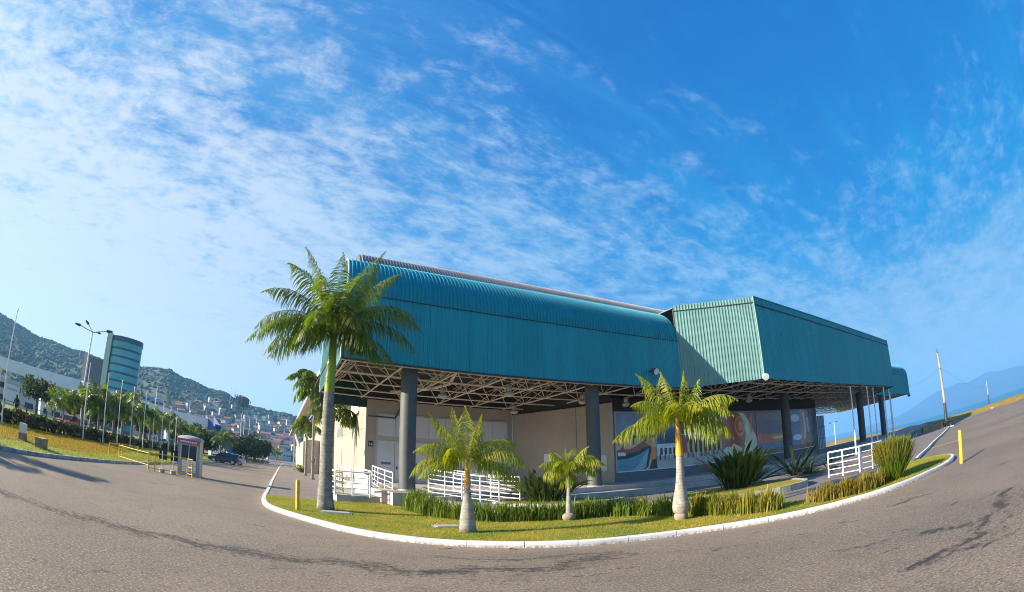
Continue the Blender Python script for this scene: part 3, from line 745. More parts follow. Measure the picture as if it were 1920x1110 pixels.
# ceiling, floor
ZC = ZB + 1.35
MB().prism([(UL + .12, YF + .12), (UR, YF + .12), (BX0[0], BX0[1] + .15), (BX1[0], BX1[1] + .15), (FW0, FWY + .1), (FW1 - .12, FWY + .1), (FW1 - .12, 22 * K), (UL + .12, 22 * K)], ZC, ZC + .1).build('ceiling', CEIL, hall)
plat = [(-1.3, -.75), (15, -.75), (21.5, -3.6), (46, -3.2), (60, -1.2), (78, -1.0), (78, 30), (-1.3, 30)]
MB().prism(plat, .02, ZF).build('floor', FLOOR, hall)
MB().prism([(2.5, -1.9), (14.8, -1.9), (21.2, -4.9), (47, -4.4), (47, -3.3), (21.7, -3.75), (15.1, -.9), (2.5, -.9)], .02, ZF - .27).build('step', CONC, hall)
MB().box(-1.05, 2.2, -1.75, -.76, .02, ZF - .02).build('plinth', CONC, hall)
# walls
YD = 13.5 * K; UC = 13.6 * K; UP = 17.6 * K; YP = 3.63 * K; UE = 53.4 * K; ZW = zz(7.45)
def wall(p0, p1, z0, z1, th, name, m):
    p0, p1 = Vector(p0), Vector(p1); d = (p1 - p0).normalized(); n = Vector((-d.y, d.x)) * th / 2
    return MB().obox(p0 + n, p1 + n, th, z0, z1).build(name, m, hall)
wall((0, YD), (UC, YD), ZF, ZW, .25, 'entrance_wall', WALLM)
wall((UC + .02, YD + .02), (UP, YP), ZF, zz(7.0), .25, 'return_wall', WALLM)
wall((UP + .02, YP), (UE, YP), ZF, zz(1.22), .25, 'base_wall', WALLG)
wall((UP + .02, YP), (UE, YP), zz(1.22), zz(6.3), .20, 'poster_wall', WALLG)
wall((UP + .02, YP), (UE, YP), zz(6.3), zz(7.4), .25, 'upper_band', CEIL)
wall((UE, YP), (UE + .3, 26), ZF, zz(7.4), .3, 'end_wall', WALLG)
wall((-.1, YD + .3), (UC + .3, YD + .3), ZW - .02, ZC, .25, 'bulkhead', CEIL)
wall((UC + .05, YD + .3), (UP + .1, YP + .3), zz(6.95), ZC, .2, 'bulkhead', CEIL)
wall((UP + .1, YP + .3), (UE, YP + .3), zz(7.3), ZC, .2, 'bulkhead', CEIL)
# side wall along the road
side_end = 60
MB().box(0.0, .25, YD + .26, side_end, .1, zz(6.7)).build('side_wall', WALLS, hall)
MB().box(-.04, .0, YD, YD + .3, .1, zz(7.2)).build('corner_pilaster', WALLS, hall)
for y in (14, 17.5, 21, 24.5, 28, 31.5, 35, 38.5): MB().box(-.012, -.001, y, y + .03, .3, zz(6.6)).build('wall_joint', WALLG, hall)
MB().box(-.015, -.001, YD + .4, 42, zz(5.0), zz(5.04)).build('wall_joint', WALLG, hall)
for y in (22, 33):
    w = MB().box(-.05, -.002, y, y + 4, zz(5.1), zz(6.1)).build('window', METAL, hall)
    for i in range(8): MB().box(-.07, -.05, y + .25 + i * .46, y + .33 + i * .46, zz(5.15), zz(6.05)).build('louvre', WALLG, w)
# far fin, slanting brace, eave and post of the rear hall
MB().box(-1.75, -.02, 46.0, 46.25, .1, zz(5.6)).build('rear_fin', WALLM, hall)
MB().box(-1.95, -1.76, 45.9, 47.6, .1, zz(5.9)).build('fin_edge', PALETEAL, hall)
w = MB().box(-1.05, -.55, 45.93, 45.99, 1.4, 2.4).build('window_frame', WHITE, hall)
MB().box(-.98, -.83, 45.91, 45.928, 1.5, 2.3).build('pane', GLASS, w); MB().box(-.77, -.62, 45.91, 45.928, 1.5, 2.3).build('pane', GLASS, w)
MB().box(-1.6, 0.0, 60.2, 95, .1, zz(6)).build('rear_wall', WALLM, hall)
eb = MB(); eb.add([(-2.5, 21, 9.75), (-2.5, 140, 9.75), (.9, 140, 12.2), (.9, 21, 12.2), (-2.5, 21, 9.3), (-2.5, 140, 9.3), (.9, 140, 11.5), (.9, 21, 11.5)], [(0, 1, 2, 3), (7, 6, 5, 4), (0, 4, 5, 1), (3, 2, 6, 7), (0, 3, 7, 4), (1, 5, 6, 2)])
eb.build('rear_eave', WALLM, hall)
MB().box(-2.6, -2.3, 82, 82.3, .1, 9.28).build('rear_post', METAL, hall)
br = MB(); br.tube((-2.3, 80, 7.0), (-1.0, 60.5, .6), .35, .3, 4); br.build('brace', WALLS, hall)
# upper side wall of the big hall
MB().box(.4, .6, YD + 1, 100, zz(6.4), zz(13)).build('hall_side', WALLM, hall)
# loading doors on the entrance wall
DL, DR, DT, DM = .98 * K, 13.0 * K, zz(6.25), zz(4.22)
MB().box(DL - .12, DR + .12, YD - .05, YD - .002, ZF, DT + .1).build('door_frame', FRAMEM, hall)
xs = np.linspace(DL, DR, 9)
for i in range(8):
    g_ = .03 if i % 2 else .015
    MB().box(xs[i] + g_, xs[i + 1] - .015, YD - .08, YD - .052, DM + .16, DT).build('transom_panel', DOORM, hall)
    dr = MB().box(xs[i] + g_, xs[i + 1] - .015, YD - .09, YD - .052, ZF + .02, DM - .16).build('door_panel', DOORM, hall)
    if i % 2 == 0: MB().box(xs[i] + .25, xs[i + 1] - .25, YD - .10, YD - .091, ZF + 1.2, ZF + 1.36).build('vent_grille', WALLG, dr)
    else: MB().box(xs[i] + .12, xs[i] + .2, YD - .13, YD - .091, ZF + .9, ZF + 1.1).build('handle', DARKMETAL, dr)
# restroom sign
sg = MB().box(.42 * K - .16, .42 * K + .16, YD - .03, YD - .003, zz(3.65) - .18, zz(3.65) + .18).build('restroom_sign', BLACKB, hall)
for dx in (-.07, .07):
    MB().lathe([(.022, 0), (.022, .04)], 8, (.42 * K + dx, YD - .034, zz(3.65) + .04)).build('figure_head', WHITE, sg)
    MB().box(.42 * K + dx - .035, .42 * K + dx + .035, YD - .036, YD - .031, zz(3.65) - .10, zz(3.65) + .03).build('figure_body', WHITE, sg)
# intercom, pipe and notices
MB().box(-.07, -.041, YD + .15, YD + .3, zz(2.6), zz(3.1)).build('intercom', DARKMETAL, hall)
pp = MB(); pp.path([(.05, YD - .1, zz(6.0)), (.9, YD - .1, zz(6.0)), (1.9, YD - .1, zz(6.0)), (2.6, YD - .1, ZB + .3)], .05); pp.build('pipe', COLM, hall)
pd = MB(); pd.path([(1.0, 8, ZB + .2), (2.6, 5, ZB + .1), (3.0, 3.0, ZB + .1), (3.0, 1.5, ZB + .8)], .09, 8); pd.build('duct', TRUSS, hall)
def on_return(t, w, z, h, name, m):
    p = Vector((UC, YD)).lerp(Vector((UP, YP)), t); d = (Vector((UP, YP)) - Vector((UC, YD))).normalized(); n = Vector((d.y, -d.x))
    return MB().obox(p + n * .03 - d * w / 2, p + n * .03 + d * w / 2, .04, z, z + h).build(name, m, hall)
on_return(.38, .55, zz(2.2), .75, 'notice', WHITE); on_return(.78, .35, zz(1.5), .95, 'notice_board', MATS['door_frame'])
on_return(.90, .62, zz(1.45), 1.0, 'notice_board', mat('pale_green_notice', (.55, .62, .55), .6))
MB().obox(Vector((UC, YD)).lerp(Vector((UP, YP)), .66) + Vector((.06, -.1)) * .3, Vector((UC, YD)).lerp(Vector((UP, YP)), .664) + Vector((.06, -.1)) * .3, .03, ZF, zz(7)).build('wall_joint', WALLG, hall)
# columns
for (u, y, r) in ((0, 0, .37), (12.9 * K, 0, .37), (38.7 * K, 0, .40), (59.7 * K, -.8 * K, .40), (80 * K, 2.6 * K, .42)):
    c = MB().lathe([(r, 0), (r, ZB - ZF + .4)], 28, (u, y, ZF)).build('column', COLM, hall)
    MB().lathe([(r + .03, 0), (r + .03, .06)], 28, (u, y, ZF + .001)).build('column_base', CONC, c)
# space frame
GS = 3.3 * K; ZL, ZU = ZB - .02, ZB + 1.15
us = np.arange(UL + .25, FW1 - .3, GS); 
def front(u):
    if u < UR: return YF + .2
    if u < BX0[0]: return YF + .2 + (BX0[1] - YF) * (u - UR) / (BX0[0] - UR)
    if u < BX1[0]: return BX0[1] + .2 + (BX1[1] - BX0[1]) * (u - BX0[0]) / (BX1[0] - BX0[0])
    if u < FW0: return BX1[1] + .3 + (FWY - BX1[1]) * (u - BX1[0]) / (FW0 - BX1[0])
    return FWY + .25
def back(u): return YD if u < UC else (YD + (YP - YD) * (u - UC) / (UP - UC) if u < UP else (YP if u < UE else 21 * K))
frame = []
ys = [YF + .25 + i * GS for i in range(-2, 9)]
def bar(p, q, r, name, par): MB().tube(p, q, r, r, 5, False).build(name, TRUSS, par)
space = bpy.data.objects.new('space_frame', None); COL.objects.link(space); space.parent = hall
for y in ys:
    run = [u for u in us if front(u) <= y <= back(u) + .3]
    if len(run) > 1:
        bar((run[0] - (.2 if run[0] < UL + 1 else 0), y, ZL), (run[-1], y, ZL), .045, 'chord', space)
        bar((run[0], y + GS / 2, ZU), (run[-1], y + GS / 2, ZU), .035, 'chord', space)
stuffmb = MB(); nb = 0
for u in us:
    f, b = front(u), back(u)
    nodes = [y for y in ys if f <= y <= b + .3]
    if not nodes: continue
    bar((u, min(f, nodes[0]), ZL), (u, max(nodes[-1], b - .05), ZL), .045, 'chord', space)
    bar((u + GS / 2, f, ZU), (u + GS / 2, b, ZU), .035, 'chord', space)
    for y in nodes:
        for sx, sy in ((1, 1), (-1, 1), (1, -1), (-1, -1)):
            q = (u + sx * GS / 2, y + sy * GS / 2, ZU)
            if q[1] < f - .1 or q[1] > b + .2 or q[0] < UL + .1: continue
            if u < 45 * K and nb < 230: bar((u, y, ZL), q, .028, 'brace', space); nb += 1
            else: stuffmb.tube((u, y, ZL), q, .028, .028, 4, False)
so_ = stuffmb.build('brace_mass', TRUSS, space); so_['kind'] = 'stuff'
# poster prints, flat, behind thin white frames
def tone(name, c): return MATS.get(name) or mat(name, c, .16, .18, 1.3)
def poster(u0, u1, shapes, bg):
    z0, z1 = zz(1.30), zz(6.14); y = YP - .03
    p = MB().box(u0 + .03, u1 - .03, y, YP - .002, z0, z1).build('poster', bg, hall)
    for i, (pts, m) in enumerate(shapes):
        yy = y - .0025 * (i + 1); n = len(pts)
        P3 = [Vector((u0 + .05 + (u1 - u0 - .1) * s, yy, z0 + (z1 - z0) * t)) for s, t in pts]
        from mathutils.geometry import tessellate_polygon
        fs = []
        for a, b, c in tessellate_polygon([[Vector((q.x, q.z, 0)) for q in P3]]):
            if (P3[b] - P3[a]).cross(P3[c] - P3[a]).y > 0: a, c = c, a
            fs.append((a, b, c))
        mb = MB(); mb.add(P3, fs); mb.build('print', m, p)
    for (a, b, c, d) in ((u0 - .03, u0 + .03, z0 - .06, z1 + .06),):
        MB().box(a, b, y - .05, YP - .003, c, d).build('frame_post', FRAMEM, p)
    MB().box(u0 + .031, u1 - .031, y - .05, YP - .003, z0 - .07, z0 - .001).build('frame_rail', WHITE, p)
    MB().box(u0 + .031, u1 - .031, y - .05, YP - .003, z1 + .001, z1 + .07).build('frame_rail', FRAMEM, p)
def rect(a, b, c, d): return [(a, c), (b, c), (b, d), (a, d)]
def arch(a, b, c, d): return [(a, c), (b, c), (b, d - .04), ((a + b) / 2 + (b - a) * .3, d - .012), ((a + b) / 2, d), ((a + b) / 2 - (b - a) * .3, d - .012), (a, d - .04)]
def ell(cx, cy, rx, ry, n=22): return [(cx + rx * math.cos(2 * math.pi * i / n), cy + ry * math.sin(2 * math.pi * i / n)) for i in range(n)]
Tn = tone
SKYP = Tn('print_dusk_blue', (0.243, 0.304, 0.405)); HAZEP = Tn('print_sand', (0.821, 0.506, 0.277)); DARKP = Tn('print_dark', (0.030, 0.028, 0.032)); HULLB = Tn('print_hull_blue', (0.121, 0.324, 0.425)); HULLL = Tn('print_hull_light', (0.243, 0.506, 0.587))
WOODR = Tn('print_red_wood', (0.437, 0.101, 0.036)); WOODO = Tn('print_orange_wood', (0.850, 0.304, 0.043)); TREEP = Tn('print_tree', (0.061, 0.081, 0.061)); SUNS = Tn('print_sunset', (0.850, 0.203, 0.073)); SUNY = Tn('print_sun_yellow', (0.850, 0.850, 0.176)); PURP = Tn('print_purple_cloud', (0.246, 0.142, 0.116)); SKINP = Tn('print_brown', (0.547, 0.182, 0.088)); LACE = Tn('print_lace_white', (0.850, 0.850, 0.583)); FACE = Tn('print_warm_ochre', (0.850, 0.405, 0.176)); YELW = Tn('print_yellow_wall', (0.850, 0.628, 0.176)); NAVY = Tn('print_navy', (0.061, 0.121, 0.304)); PAVEP = Tn('print_pavement', (0.486, 0.486, 0.506)); ROCK = Tn('print_rock', (0.602, 0.344, 0.204)); FALLS = Tn('print_water_white', (0.810, 0.850, 0.850)); MIST = Tn('print_mist_blue', (0.203, 0.263, 0.405))
pu = [17.8 * K, 22.3 * K, 31.6 * K, 38.0 * K, 45.8 * K, 51.9 * K]
poster(pu[0], pu[1], [(rect(0, 1, .0, .64), HAZEP), ([(0, .60), (.08, .66), (.2, .64), (.3, .60), (.6, .62), (1, .60), (1, .56), (0, .56)], TREEP),
  (rect(.72, 1, .18, .40), WOODO), ([(0, .36), (.5, .38), (.86, .44), (.88, .36), (.78, .05), (.7, 0), (0, 0)], DARKP), ([(0, .20), (.25, .21), (.55, .27), (.82, .38), (.72, .04), (.66, 0), (0, 0)], HULLB),
  ([(.36, 0), (.52, .10), (.80, .36), (.70, .04), (.62, 0)], HULLL), ([(0, .34), (.12, .40), (.16, .50), (.2, .36), (.3, .37), (.45, .41), (.65, .50), (.80, .60), (.82, .70), (.85, .60), (.88, .46), (.55, .34), (.3, .30), (0, .28)], WOODR),
  ([(.70, .48), (.80, .58), (.82, .68), (.86, .58), (.88, .48), (.84, .40)], WOODO), ([(.02, .26), (.20, .26), (.22, .29), (.20, .32), (.02, .32)], FALLS), ([(.80, 0), (.88, .16), (1, .18), (1, 0)], DARKP), ([(.03, .42), (.08, .44), (.10, .58), (.05, .56)], WOODO), ([(.40, .45), (.42, .45), (.43, .80), (.41, .80)], DARKP)], SKYP)
sh = [(rect(0, 1, 0, .26), PAVEP), (rect(.28, 1, .22, .62), YELW), (rect(0, .28, .22, .44), FALLS), ([(0, .5), (.1, .62), (.2, .55), (.3, .68), (.42, .72), (.5, .58), (.44, .44), (.3, .42), (.15, .46)], TREEP), ([(.62, .62), (.7, .82), (.85, .88), (1, .8), (1, .64), (.85, .60)], TREEP), ([(.54, .60), (.58, .66), (1, .70), (1, .62)], FALLS)]
for k in range(9): sh.append((arch(.31 + k * .076, .35 + k * .076, .24, .50), DARKP))
for k in range(4): sh.append((rect(.04 + k * .06, .07 + k * .06, .24, .36), DARKP))
for k in range(14): c = .03 + k * .067; sh.append(([(c, .14), (c + .015, .15), (c + .012, .24), (c + .004, .25), (c - .003, .22)], [DARKP, WOODR, LACE][k % 3]))
sh += [([(.36, .24), (.40, .24), (.43, .56), (.33, .56)], WOODR), (rect(.3, 1, .585, .60), FALLS)]
poster(pu[1], pu[2], sh, NAVY)
poster(pu[2], pu[3], [(rect(0, 1, 0, 1), SKINP), (rect(.72, 1, .3, 1), WOODR), ([(.45, 1), (.62, .99), (.74, .86), (.86, .66), (1, .40), (1, 0), (.55, 0), (.60, .3), (.66, .52), (.64, .78), (.55, .92)], LACE), (ell(.50, .70, .15, .22), FACE), (ell(.50, .71, .11, .17), SKINP), (ell(.51, .70, .07, .10), FACE), ([(0, .22), (.1, .28), (.2, .26), (.3, .34), (.42, .28), (.55, .20), (.6, 0), (0, 0)], LACE), ([(.3, 0), (.45, .12), (.62, .3), (.56, .1)], SKINP), (rect(.82, .87, .55, .98), WOODO)], DARKP)
poster(pu[3], pu[4], [(rect(0, 1, .24, .48), SUNS), (ell(.55, .62, .55, .16), PURP), (ell(.15, .70, .30, .12), PURP), (ell(.62, .38, .22, .05), SUNY), (ell(.58, .42, .32, .025), WOODO), ([(0, .24), (.2, .28), (.4, .25), (.7, .27), (1, .24), (1, 0), (0, 0)], MIST), (rect(0, 1, .0, .12), PURP)], Tn('print_grey_sky', (0.355, 0.223, 0.146)))
poster(pu[4], pu[5], [([(.40, 1), (.45, .6), (.38, .3), (.4, .1), (.85, .1), (.9, .5), (.82, 1)], ROCK), ([(.55, .95), (.6, .6), (.56, .25), (.64, .25), (.68, .6), (.62, .95)], FALLS), ([(.72, .8), (.76, .4), (.80, .4), (.80, .8)], FALLS), (ell(.2, .8, .2, .1), FALLS), (ell(.15, .5, .15, .15), MATS['print_dusk_blue']), (ell(.25, .3, .2, .08), FALLS), (rect(0, 1, 0, .1), WOODR)], MIST)
# pale barred gate at the end of the poster wall
gt = MB().box(UE - .05, UE + 1.6, YP - .10, YP - .04, zz(.7), zz(5.2)).build('gate', mat('pale_blue_gate', (.42, .52, .60), .5), hall)
for i in range(5): MB().box(UE + .02 + i * .37, UE + .07 + i * .37, YP - .13, YP - .101, zz(.75), zz(5.15)).build('gate_bar', WALLG, gt)
for z in (2.0, 3.6): MB().box(UE - .04, UE + 1.59, YP - .16, YP - .131, zz(z), zz(z) + .07).build('gate_rail', WALLG, gt)
# floodlights on the fascia and at the box corner
def flood(x, y, z, m, label, rz=0, s=1):
    t = thing('floodlight', label, 'floodlight', HB + U * x + D * y + Vector((0, 0, z)), ROT + rz)
    MB().box(-.05 * s, .05 * s, -.30 * s, 0, -.03 * s, .03 * s).build('bracket', DARKMETAL, t)
    b = MB(); b.tube((0, -.28 * s, .02), (0, -.62 * s, -.12 * s), .15 * s, .22 * s, 12); b.build('housing', m, t)
    b = MB(); b.tube((0, -.622 * s, -.121 * s), (0, -.64 * s, -.128 * s), .19 * s, .19 * s, 12); b.build('lens', LIGHTM, t)
flood(17.6 * K, YF, zz(8.6), COLM, 'small grey floodlight fixed low on the teal fascia')
flood(BX0[0] - .1, BX0[1] + .05, ZB + .05, WHITE, 'white floodlight at the lower corner of the projecting teal box', R(-35), 1.0)
# hanging lamps
for (u, y, lab) in ((5.4, .8, 'bell shaped pendant lamp hanging nearest the left column'), (9.0, 7.2, 'bell shaped pendant lamp hanging deep before the loading doors'), (10.6, 1.8, 'bell shaped pendant lamp hanging just left of the second column'), (14.2, 2.2, 'bell shaped pendant lamp hanging before the boat poster'), (2.6, 2.9, 'bell shaped pendant lamp hanging over the left entrance ramp'), (24.5, 0, 'bell shaped pendant lamp hanging under the projecting box')):
    t = thing('pendant_lamp', lab, 'pendant lamp', HB + U * u + D * y + Vector((0, 0, ZL - .42)), ROT, 'pendant lamps under the canopy')
    MB().tube((0, 0, .2), (0, 0, .6), .02).build('rod', DARKMETAL, t)
    MB().lathe([(.10, .0), (.13, .03), (.13, .26), (.08, .30)], 12).build('gear_box', LAMPGL, t)
    MB().lathe([(.12, 0), (.24, -.10), (.27, -.16), (.20, -.26), (.05, -.30)], 14).build('lamp_shade', LAMPGL, t)

# ------------------------------------------------------------------ railings
def railing(name, label, pts, h=1.02, rails=5, post=1.3, group='white tubular railings'):
    """pts: list of (x, y, z) of the foot line"""
    o = Vector(pts[0]); t = thing(name, label, 'railing', o, 0, group)
    for a, b in zip(pts, pts[1:]):
        a, b = Vector(a) - o, Vector(b) - o; L = (b - a).length; n = max(1, round(L / post))
        for i in range(n + 1):
            if i == 0 and (a.length > .01): continue
            p = a.lerp(b, i / n); MB().tube(p, p + Vector((0, 0, h)), .032, .032, 8).build('post', WHITE, t)
        for k in range(rails):
            z = h - .02 - k * (h - .12) / (rails - 1) if k else h
            MB().tube(a + Vector((0, 0, z)), b + Vector((0, 0, z)), .034 if k == 0 else .020, None, 8).build('rail', WHITE, t)
    return t
railing('railing', 'white railing turning the front corner of the left ramp beside the tall palm', [(-8.3, 20.6, .36), (-7.15, 19.0, .39), (-5.75, 19.3, .39)], 1.02, 5, .8)
railing('railing', 'short white railing along the inner side of the left ramp', [(-8.9, 24.2, .50), (-7.3, 23.4, .50), (-6.55, 22.2, .42)], 1.02, 5, 1.0)
railing('railing', 'white sloping railing between left ramp and first column', [(-7.5, 25.6, .72), (-6.5, 23.2, .62), (-5.2, 20.9, .45)], 1.02, 5, 1.1)
railing('railing', 'front one of two white sloping railings on the middle ramp', [(-3.45, 19.95, .66), (-2.0, 19.2, .52), (-.55, 18.65, .38)], 1.02, 6, 1.0)
railing('railing', 'rear one of two white sloping railings on the middle ramp', [(-2.75, 22.6, .66), (-1.0, 21.7, .45), (.25, 20.6, .38)], 1.02, 6, 1.2)
railing('railing', 'white railing left of the opening on the right path', [(11.9, 15.9, .17), (12.35, 15.5, .17), (12.9, 15.05, .17)], 1.0, 5, .8)
railing('railing', 'white railing nearest the tall grass on the right path', [(13.0, 15.1, .17), (13.6, 15.0, .17), (14.3, 15.1, .17)], 1.0, 5, .8)
t = thing('low_wall', 'low white wall panel standing among the left ramp railings', 'low wall', (-7.0, 22.2, .4), R(-20))
MB().box(-.38, .38, -.06, .06, 0, .8).build('panel', WHITE, t); MB().box(-.41, .41, -.08, .08, .801, .86).build('cap', WHITE, t)
t = thing('ramp', 'low concrete entrance ramp between tall palm and first column', 'ramp', (-6.5, 21, 0))
MB().prism([(-.75, -1.55), (1.75, -.62), (2.6, 1.2), (1.5, 5.0), (-2.6, 4.2), (-2.9, 1.5)], .02, .39).build('slab', CONC, t)
MB().prism([(1.78, -.55), (2.9, -1.55), (4.1, -1.3), (5.2, -.2), (3.6, 1.5), (2.63, 1.2)], .02, .58).build('landing', CONC, t)
rm = MB(); rm.add([(2.6, -1.0, .60), (6.0, -2.5, .16), (6.8, -.6, .16), (3.8, 1.6, .60), (2.6, -1.0, .02), (6.0, -2.5, .02), (6.8, -.6, .02), (3.8, 1.6, .02)], [(0, 1, 2, 3), (0, 4, 5, 1), (1, 5, 6, 2), (2, 6, 7, 3), (3, 7, 4, 0)])
rm.build('slope', CONC, t)

# ------------------------------------------------------------------ palms
def frond_data(d0, L, droop, ll, n=46, plume=.5, seed=0, w=.02, hang=.6):
    """midrib as a bent tube, leaflets in several planes; returns (verts, faces) for leaflets and a list of midrib points"""
    r = random.Random(seed); V = []; F = []; pts = []
    p = Vector((0, 0, 0)); d = Vector(d0).normalized(); st = L / n
    for i in range(n + 1):
        pts.append(p.copy()); t = i / n
        if t > .10:
            side = d.cross(Vector((0, 0, 1)))
            if side.length < .05: side = Vector((1, 0, 0))
            side.normalize(); up = side.cross(d).normalized()
            lw = ll * (math.sin(math.pi * min(1, (t * .92 + .13))) ** .7 * .85 + .18) * (1 - .45 * max(0, t - .75) / .25)
            for s in (-1, 1):
                if r.random() < .06: continue
                a = r.uniform(-1.15 * plume, plume * .45) + .05
                q = (side * s * math.cos(a) + up * math.sin(a) + d * r.uniform(.30, .72)).normalized()
                l = lw * r.uniform(.82, 1.12); ww = w * r.uniform(.8, 1.2)
                g_ = Vector((0, 0, -1))
                m1 = p + q * l * .36 + g_ * l * hang * .12
                q2 = (q + g_ * hang * r.uniform(.7, 1.3)).normalized(); m2 = m1 + q2 * l * .36
                q3 = (q2 + g_ * hang * r.uniform(.7, 1.4)).normalized(); tip = m2 + q3 * l * .28
                wd = (d * .9 + up * .3 * s).normalized() * ww
                b = len(V)
                V += [p - wd * .5, p + wd * .5, m1 - wd, m1 + wd, m2 - wd * .75, m2 + wd * .75, tip]
                F += [(b, b + 1, b + 3, b + 2), (b + 2, b + 3, b + 5, b + 4), (b + 4, b + 5, b + 6)]
        d = (d + Vector((0, 0, -droop * st / L * (.25 + 1.6 * t)))).normalized(); p = p + d * st
    return V, F, pts
def frond_obj(name, par, at, d0, L, droop, ll, m, seed, n=46, plume=.5, w=.02, hang=.6):
    V, F, pts = frond_data(d0, L, droop, ll, n, plume, seed, w, hang)
    f = MB(); f.add(V, F); f = f.build(name, m, par, at)
    rb = MB()
    for i in range(0, len(pts) - 1, 2):
        j = min(i + 2, len(pts) - 1); k = lambda i: max(.004, .022 * L / 2.2 * (1 - i / len(pts)))
        rb.tube(pts[i], pts[j], k(i), k(j), 5, False)
    rb.build('midrib', RACHIS, f); return f
def basis(px, py):
    v = Vector((px, py, 0)).normalized(); return Vector((v.y, -v.x, 0)), -v      # screen right, towards camera
def palm(name, label, x, y, z, trunk, shaft, fronds, tm, sm, lm, ll, n, w, hang, plume=.5, rock=None, extra_lean=(0, 0), ztop=None):
    t = thing(name, label, 'palm tree', (x, y, z), 0, None)
    if rock: MB().lathe(rock, 16, (0, 0, 0), wob=.06).build('root_ball', STONE, t)
    MB().lathe(trunk, 20, lean=extra_lean, wob=.03).build('trunk', tm, t)
    MB().lathe(shaft, 16, lean=extra_lean).build('crownshaft', sm, t)
    zc = shaft[-1][1]; c = Vector((extra_lean[0] * zc, extra_lean[1] * zc, zc - .06)); rt, tc = basis(x, y)
    for i, (ang, dep, L, dr) in enumerate(fronds):
        d0 = rt * math.cos(R(ang)) + Vector((0, 0, 1)) * math.sin(R(ang)) + tc * dep
        frond_obj('frond', t, c + Vector((0, 0, -.05 * (i % 4) * ll)), d0, L, dr, ll * random.uniform(.9, 1.08), lm, hash(label) % 999 + i * 7 if False else i * 7 + int(abs(x) * 100), n, plume, w, hang)
    return t
# tall royal palm on the left
P1 = (-5.95, 14.9)
tr = [(.285, -.05), (.30, .05), (.275, .25), (.24, .6), (.215, 1.0), (.20, 1.6), (.195, 2.2), (.19, 3.0), (.18, 3.6), (.168, 3.88)]
sh1 = [(.17, 3.86), (.175, 4.0), (.165, 4.5), (.155, 5.0), (.12, 5.6), (.09, 6.12)]
fr1 = [(108, .1, 3.0, 1.0), (90, .2, 2.6, 1.1), (70, .3, 3.2, .8), (60, .1, 3.2, .95), (118, .35, 2.9, 1.3), (133, .1, 3.1, 1.5), (146, -.15, 3.3, 1.75), (155, .3, 3.1, 1.9), (166, .1, 3.4, 1.5), (176, .3, 2.9, 1.7), (188, .1, 2.6, 1.1),
       (48, .1, 3.4, 2.0), (38, .3, 3.6, 2.0), (24, .1, 3.4, 1.9), (10, -.3, 2.9, 1.7), (-4, .3, 2.2, 1.4), (85, .9, 2.5, 2.0), (60, 1.3, 2.4, 2.3), (120, 1.3, 2.4, 2.3), (90, -.9, 2.7, 1.8), (45, -.9, 2.7, 1.9), (140, -.9, 2.8, 1.9), (20, 1.0, 2.2, 2.1), (160, 1.0, 2.2, 2.1), (-24, .8, 1.6, 1.2), (204, .8, 1.7, 1.2), (75, .6, 2.9, 1.5), (102, .7, 2.8, 1.6)]
palm('royal_palm', 'tall royal palm with smooth green crownshaft by the yellow bollard', *P1, KERBH, tr, sh1, fr1, TRUNK, SHAFTG, LEAF1, .88, 84, .0155, 1.25, .5)
# second palm: bottle trunk, crown of yellow green leaves
P2 = (-1.11, 11.85)
tr = [(.205, -.04), (.215, .05), (.195, .16), (.19, .3), (.165, .5), (.13, .7), (.10, .86), (.085, 1.0), (.075, 1.15)]
sh2 = [(.085, 1.14), (.08, 1.2), (.065, 1.5), (.055, 1.7), (.04, 1.88)]
fr2 = [(122, .1, 1.45, .6), (104, -.1, 1.4, .3), (92, .15, 1.35, .3), (76, .1, 1.25, .35), (140, .3, 1.5, 1.6), (158, .1, 1.65, 2.0), (168, .4, 1.4, 1.5), (38, .1, 1.75, 2.3), (50, -.2, 1.6, 1.9), (8, .2, 1.8, 1.9), (22, .5, 1.3, 2.0), (112, .8, 1.1, 1.7)]
palm('bottle_palm', 'short palm with swollen grey foot and yellow green fronds nearest the kerb', *P2, KERBH, tr, sh2, fr2, BOTTLE, SHAFTY, LEAF2, .56, 70, .0105, 1.8, .55)
# small palm with round foot
P3 = (1.58, 14.35)
tr = [(.06, .18), (.095, .24), (.09, .36), (.07, .58), (.055, .9), (.048, 1.18)]
sh3 = [(.05, 1.17), (.046, 1.3), (.04, 1.52), (.03, 1.66)]
fr3 = [(128, .1, .75, .5), (96, .0, .65, .2), (60, .1, .9, .9), (40, .1, 1.25, 1.8), (48, -.3, 1.1, 1.6), (165, .2, .75, 2.2), (110, .6, .8, 2.4), (75, .8, .85, 2.6), (-60, .4, .5, .8), (250, .3, .5, .8), (140, .3, 1.0, 1.6), (155, -.2, .9, 1.9), (25, .3, 1.1, 2.0), (80, -.5, 1.0, 1.4), (115, -.4, 1.0, 1.5)]
palm('young_palm', 'small thin stemmed palm on a round stony foot before the strelitzia', *P3, KERBH, tr, sh3, fr3, BOTTLE, RACHIS, LEAF2, .46, 54, .0095, 1.8, .5, rock=[(.12, -.02), (.19, .05), (.205, .13), (.15, .21), (.07, .24)])
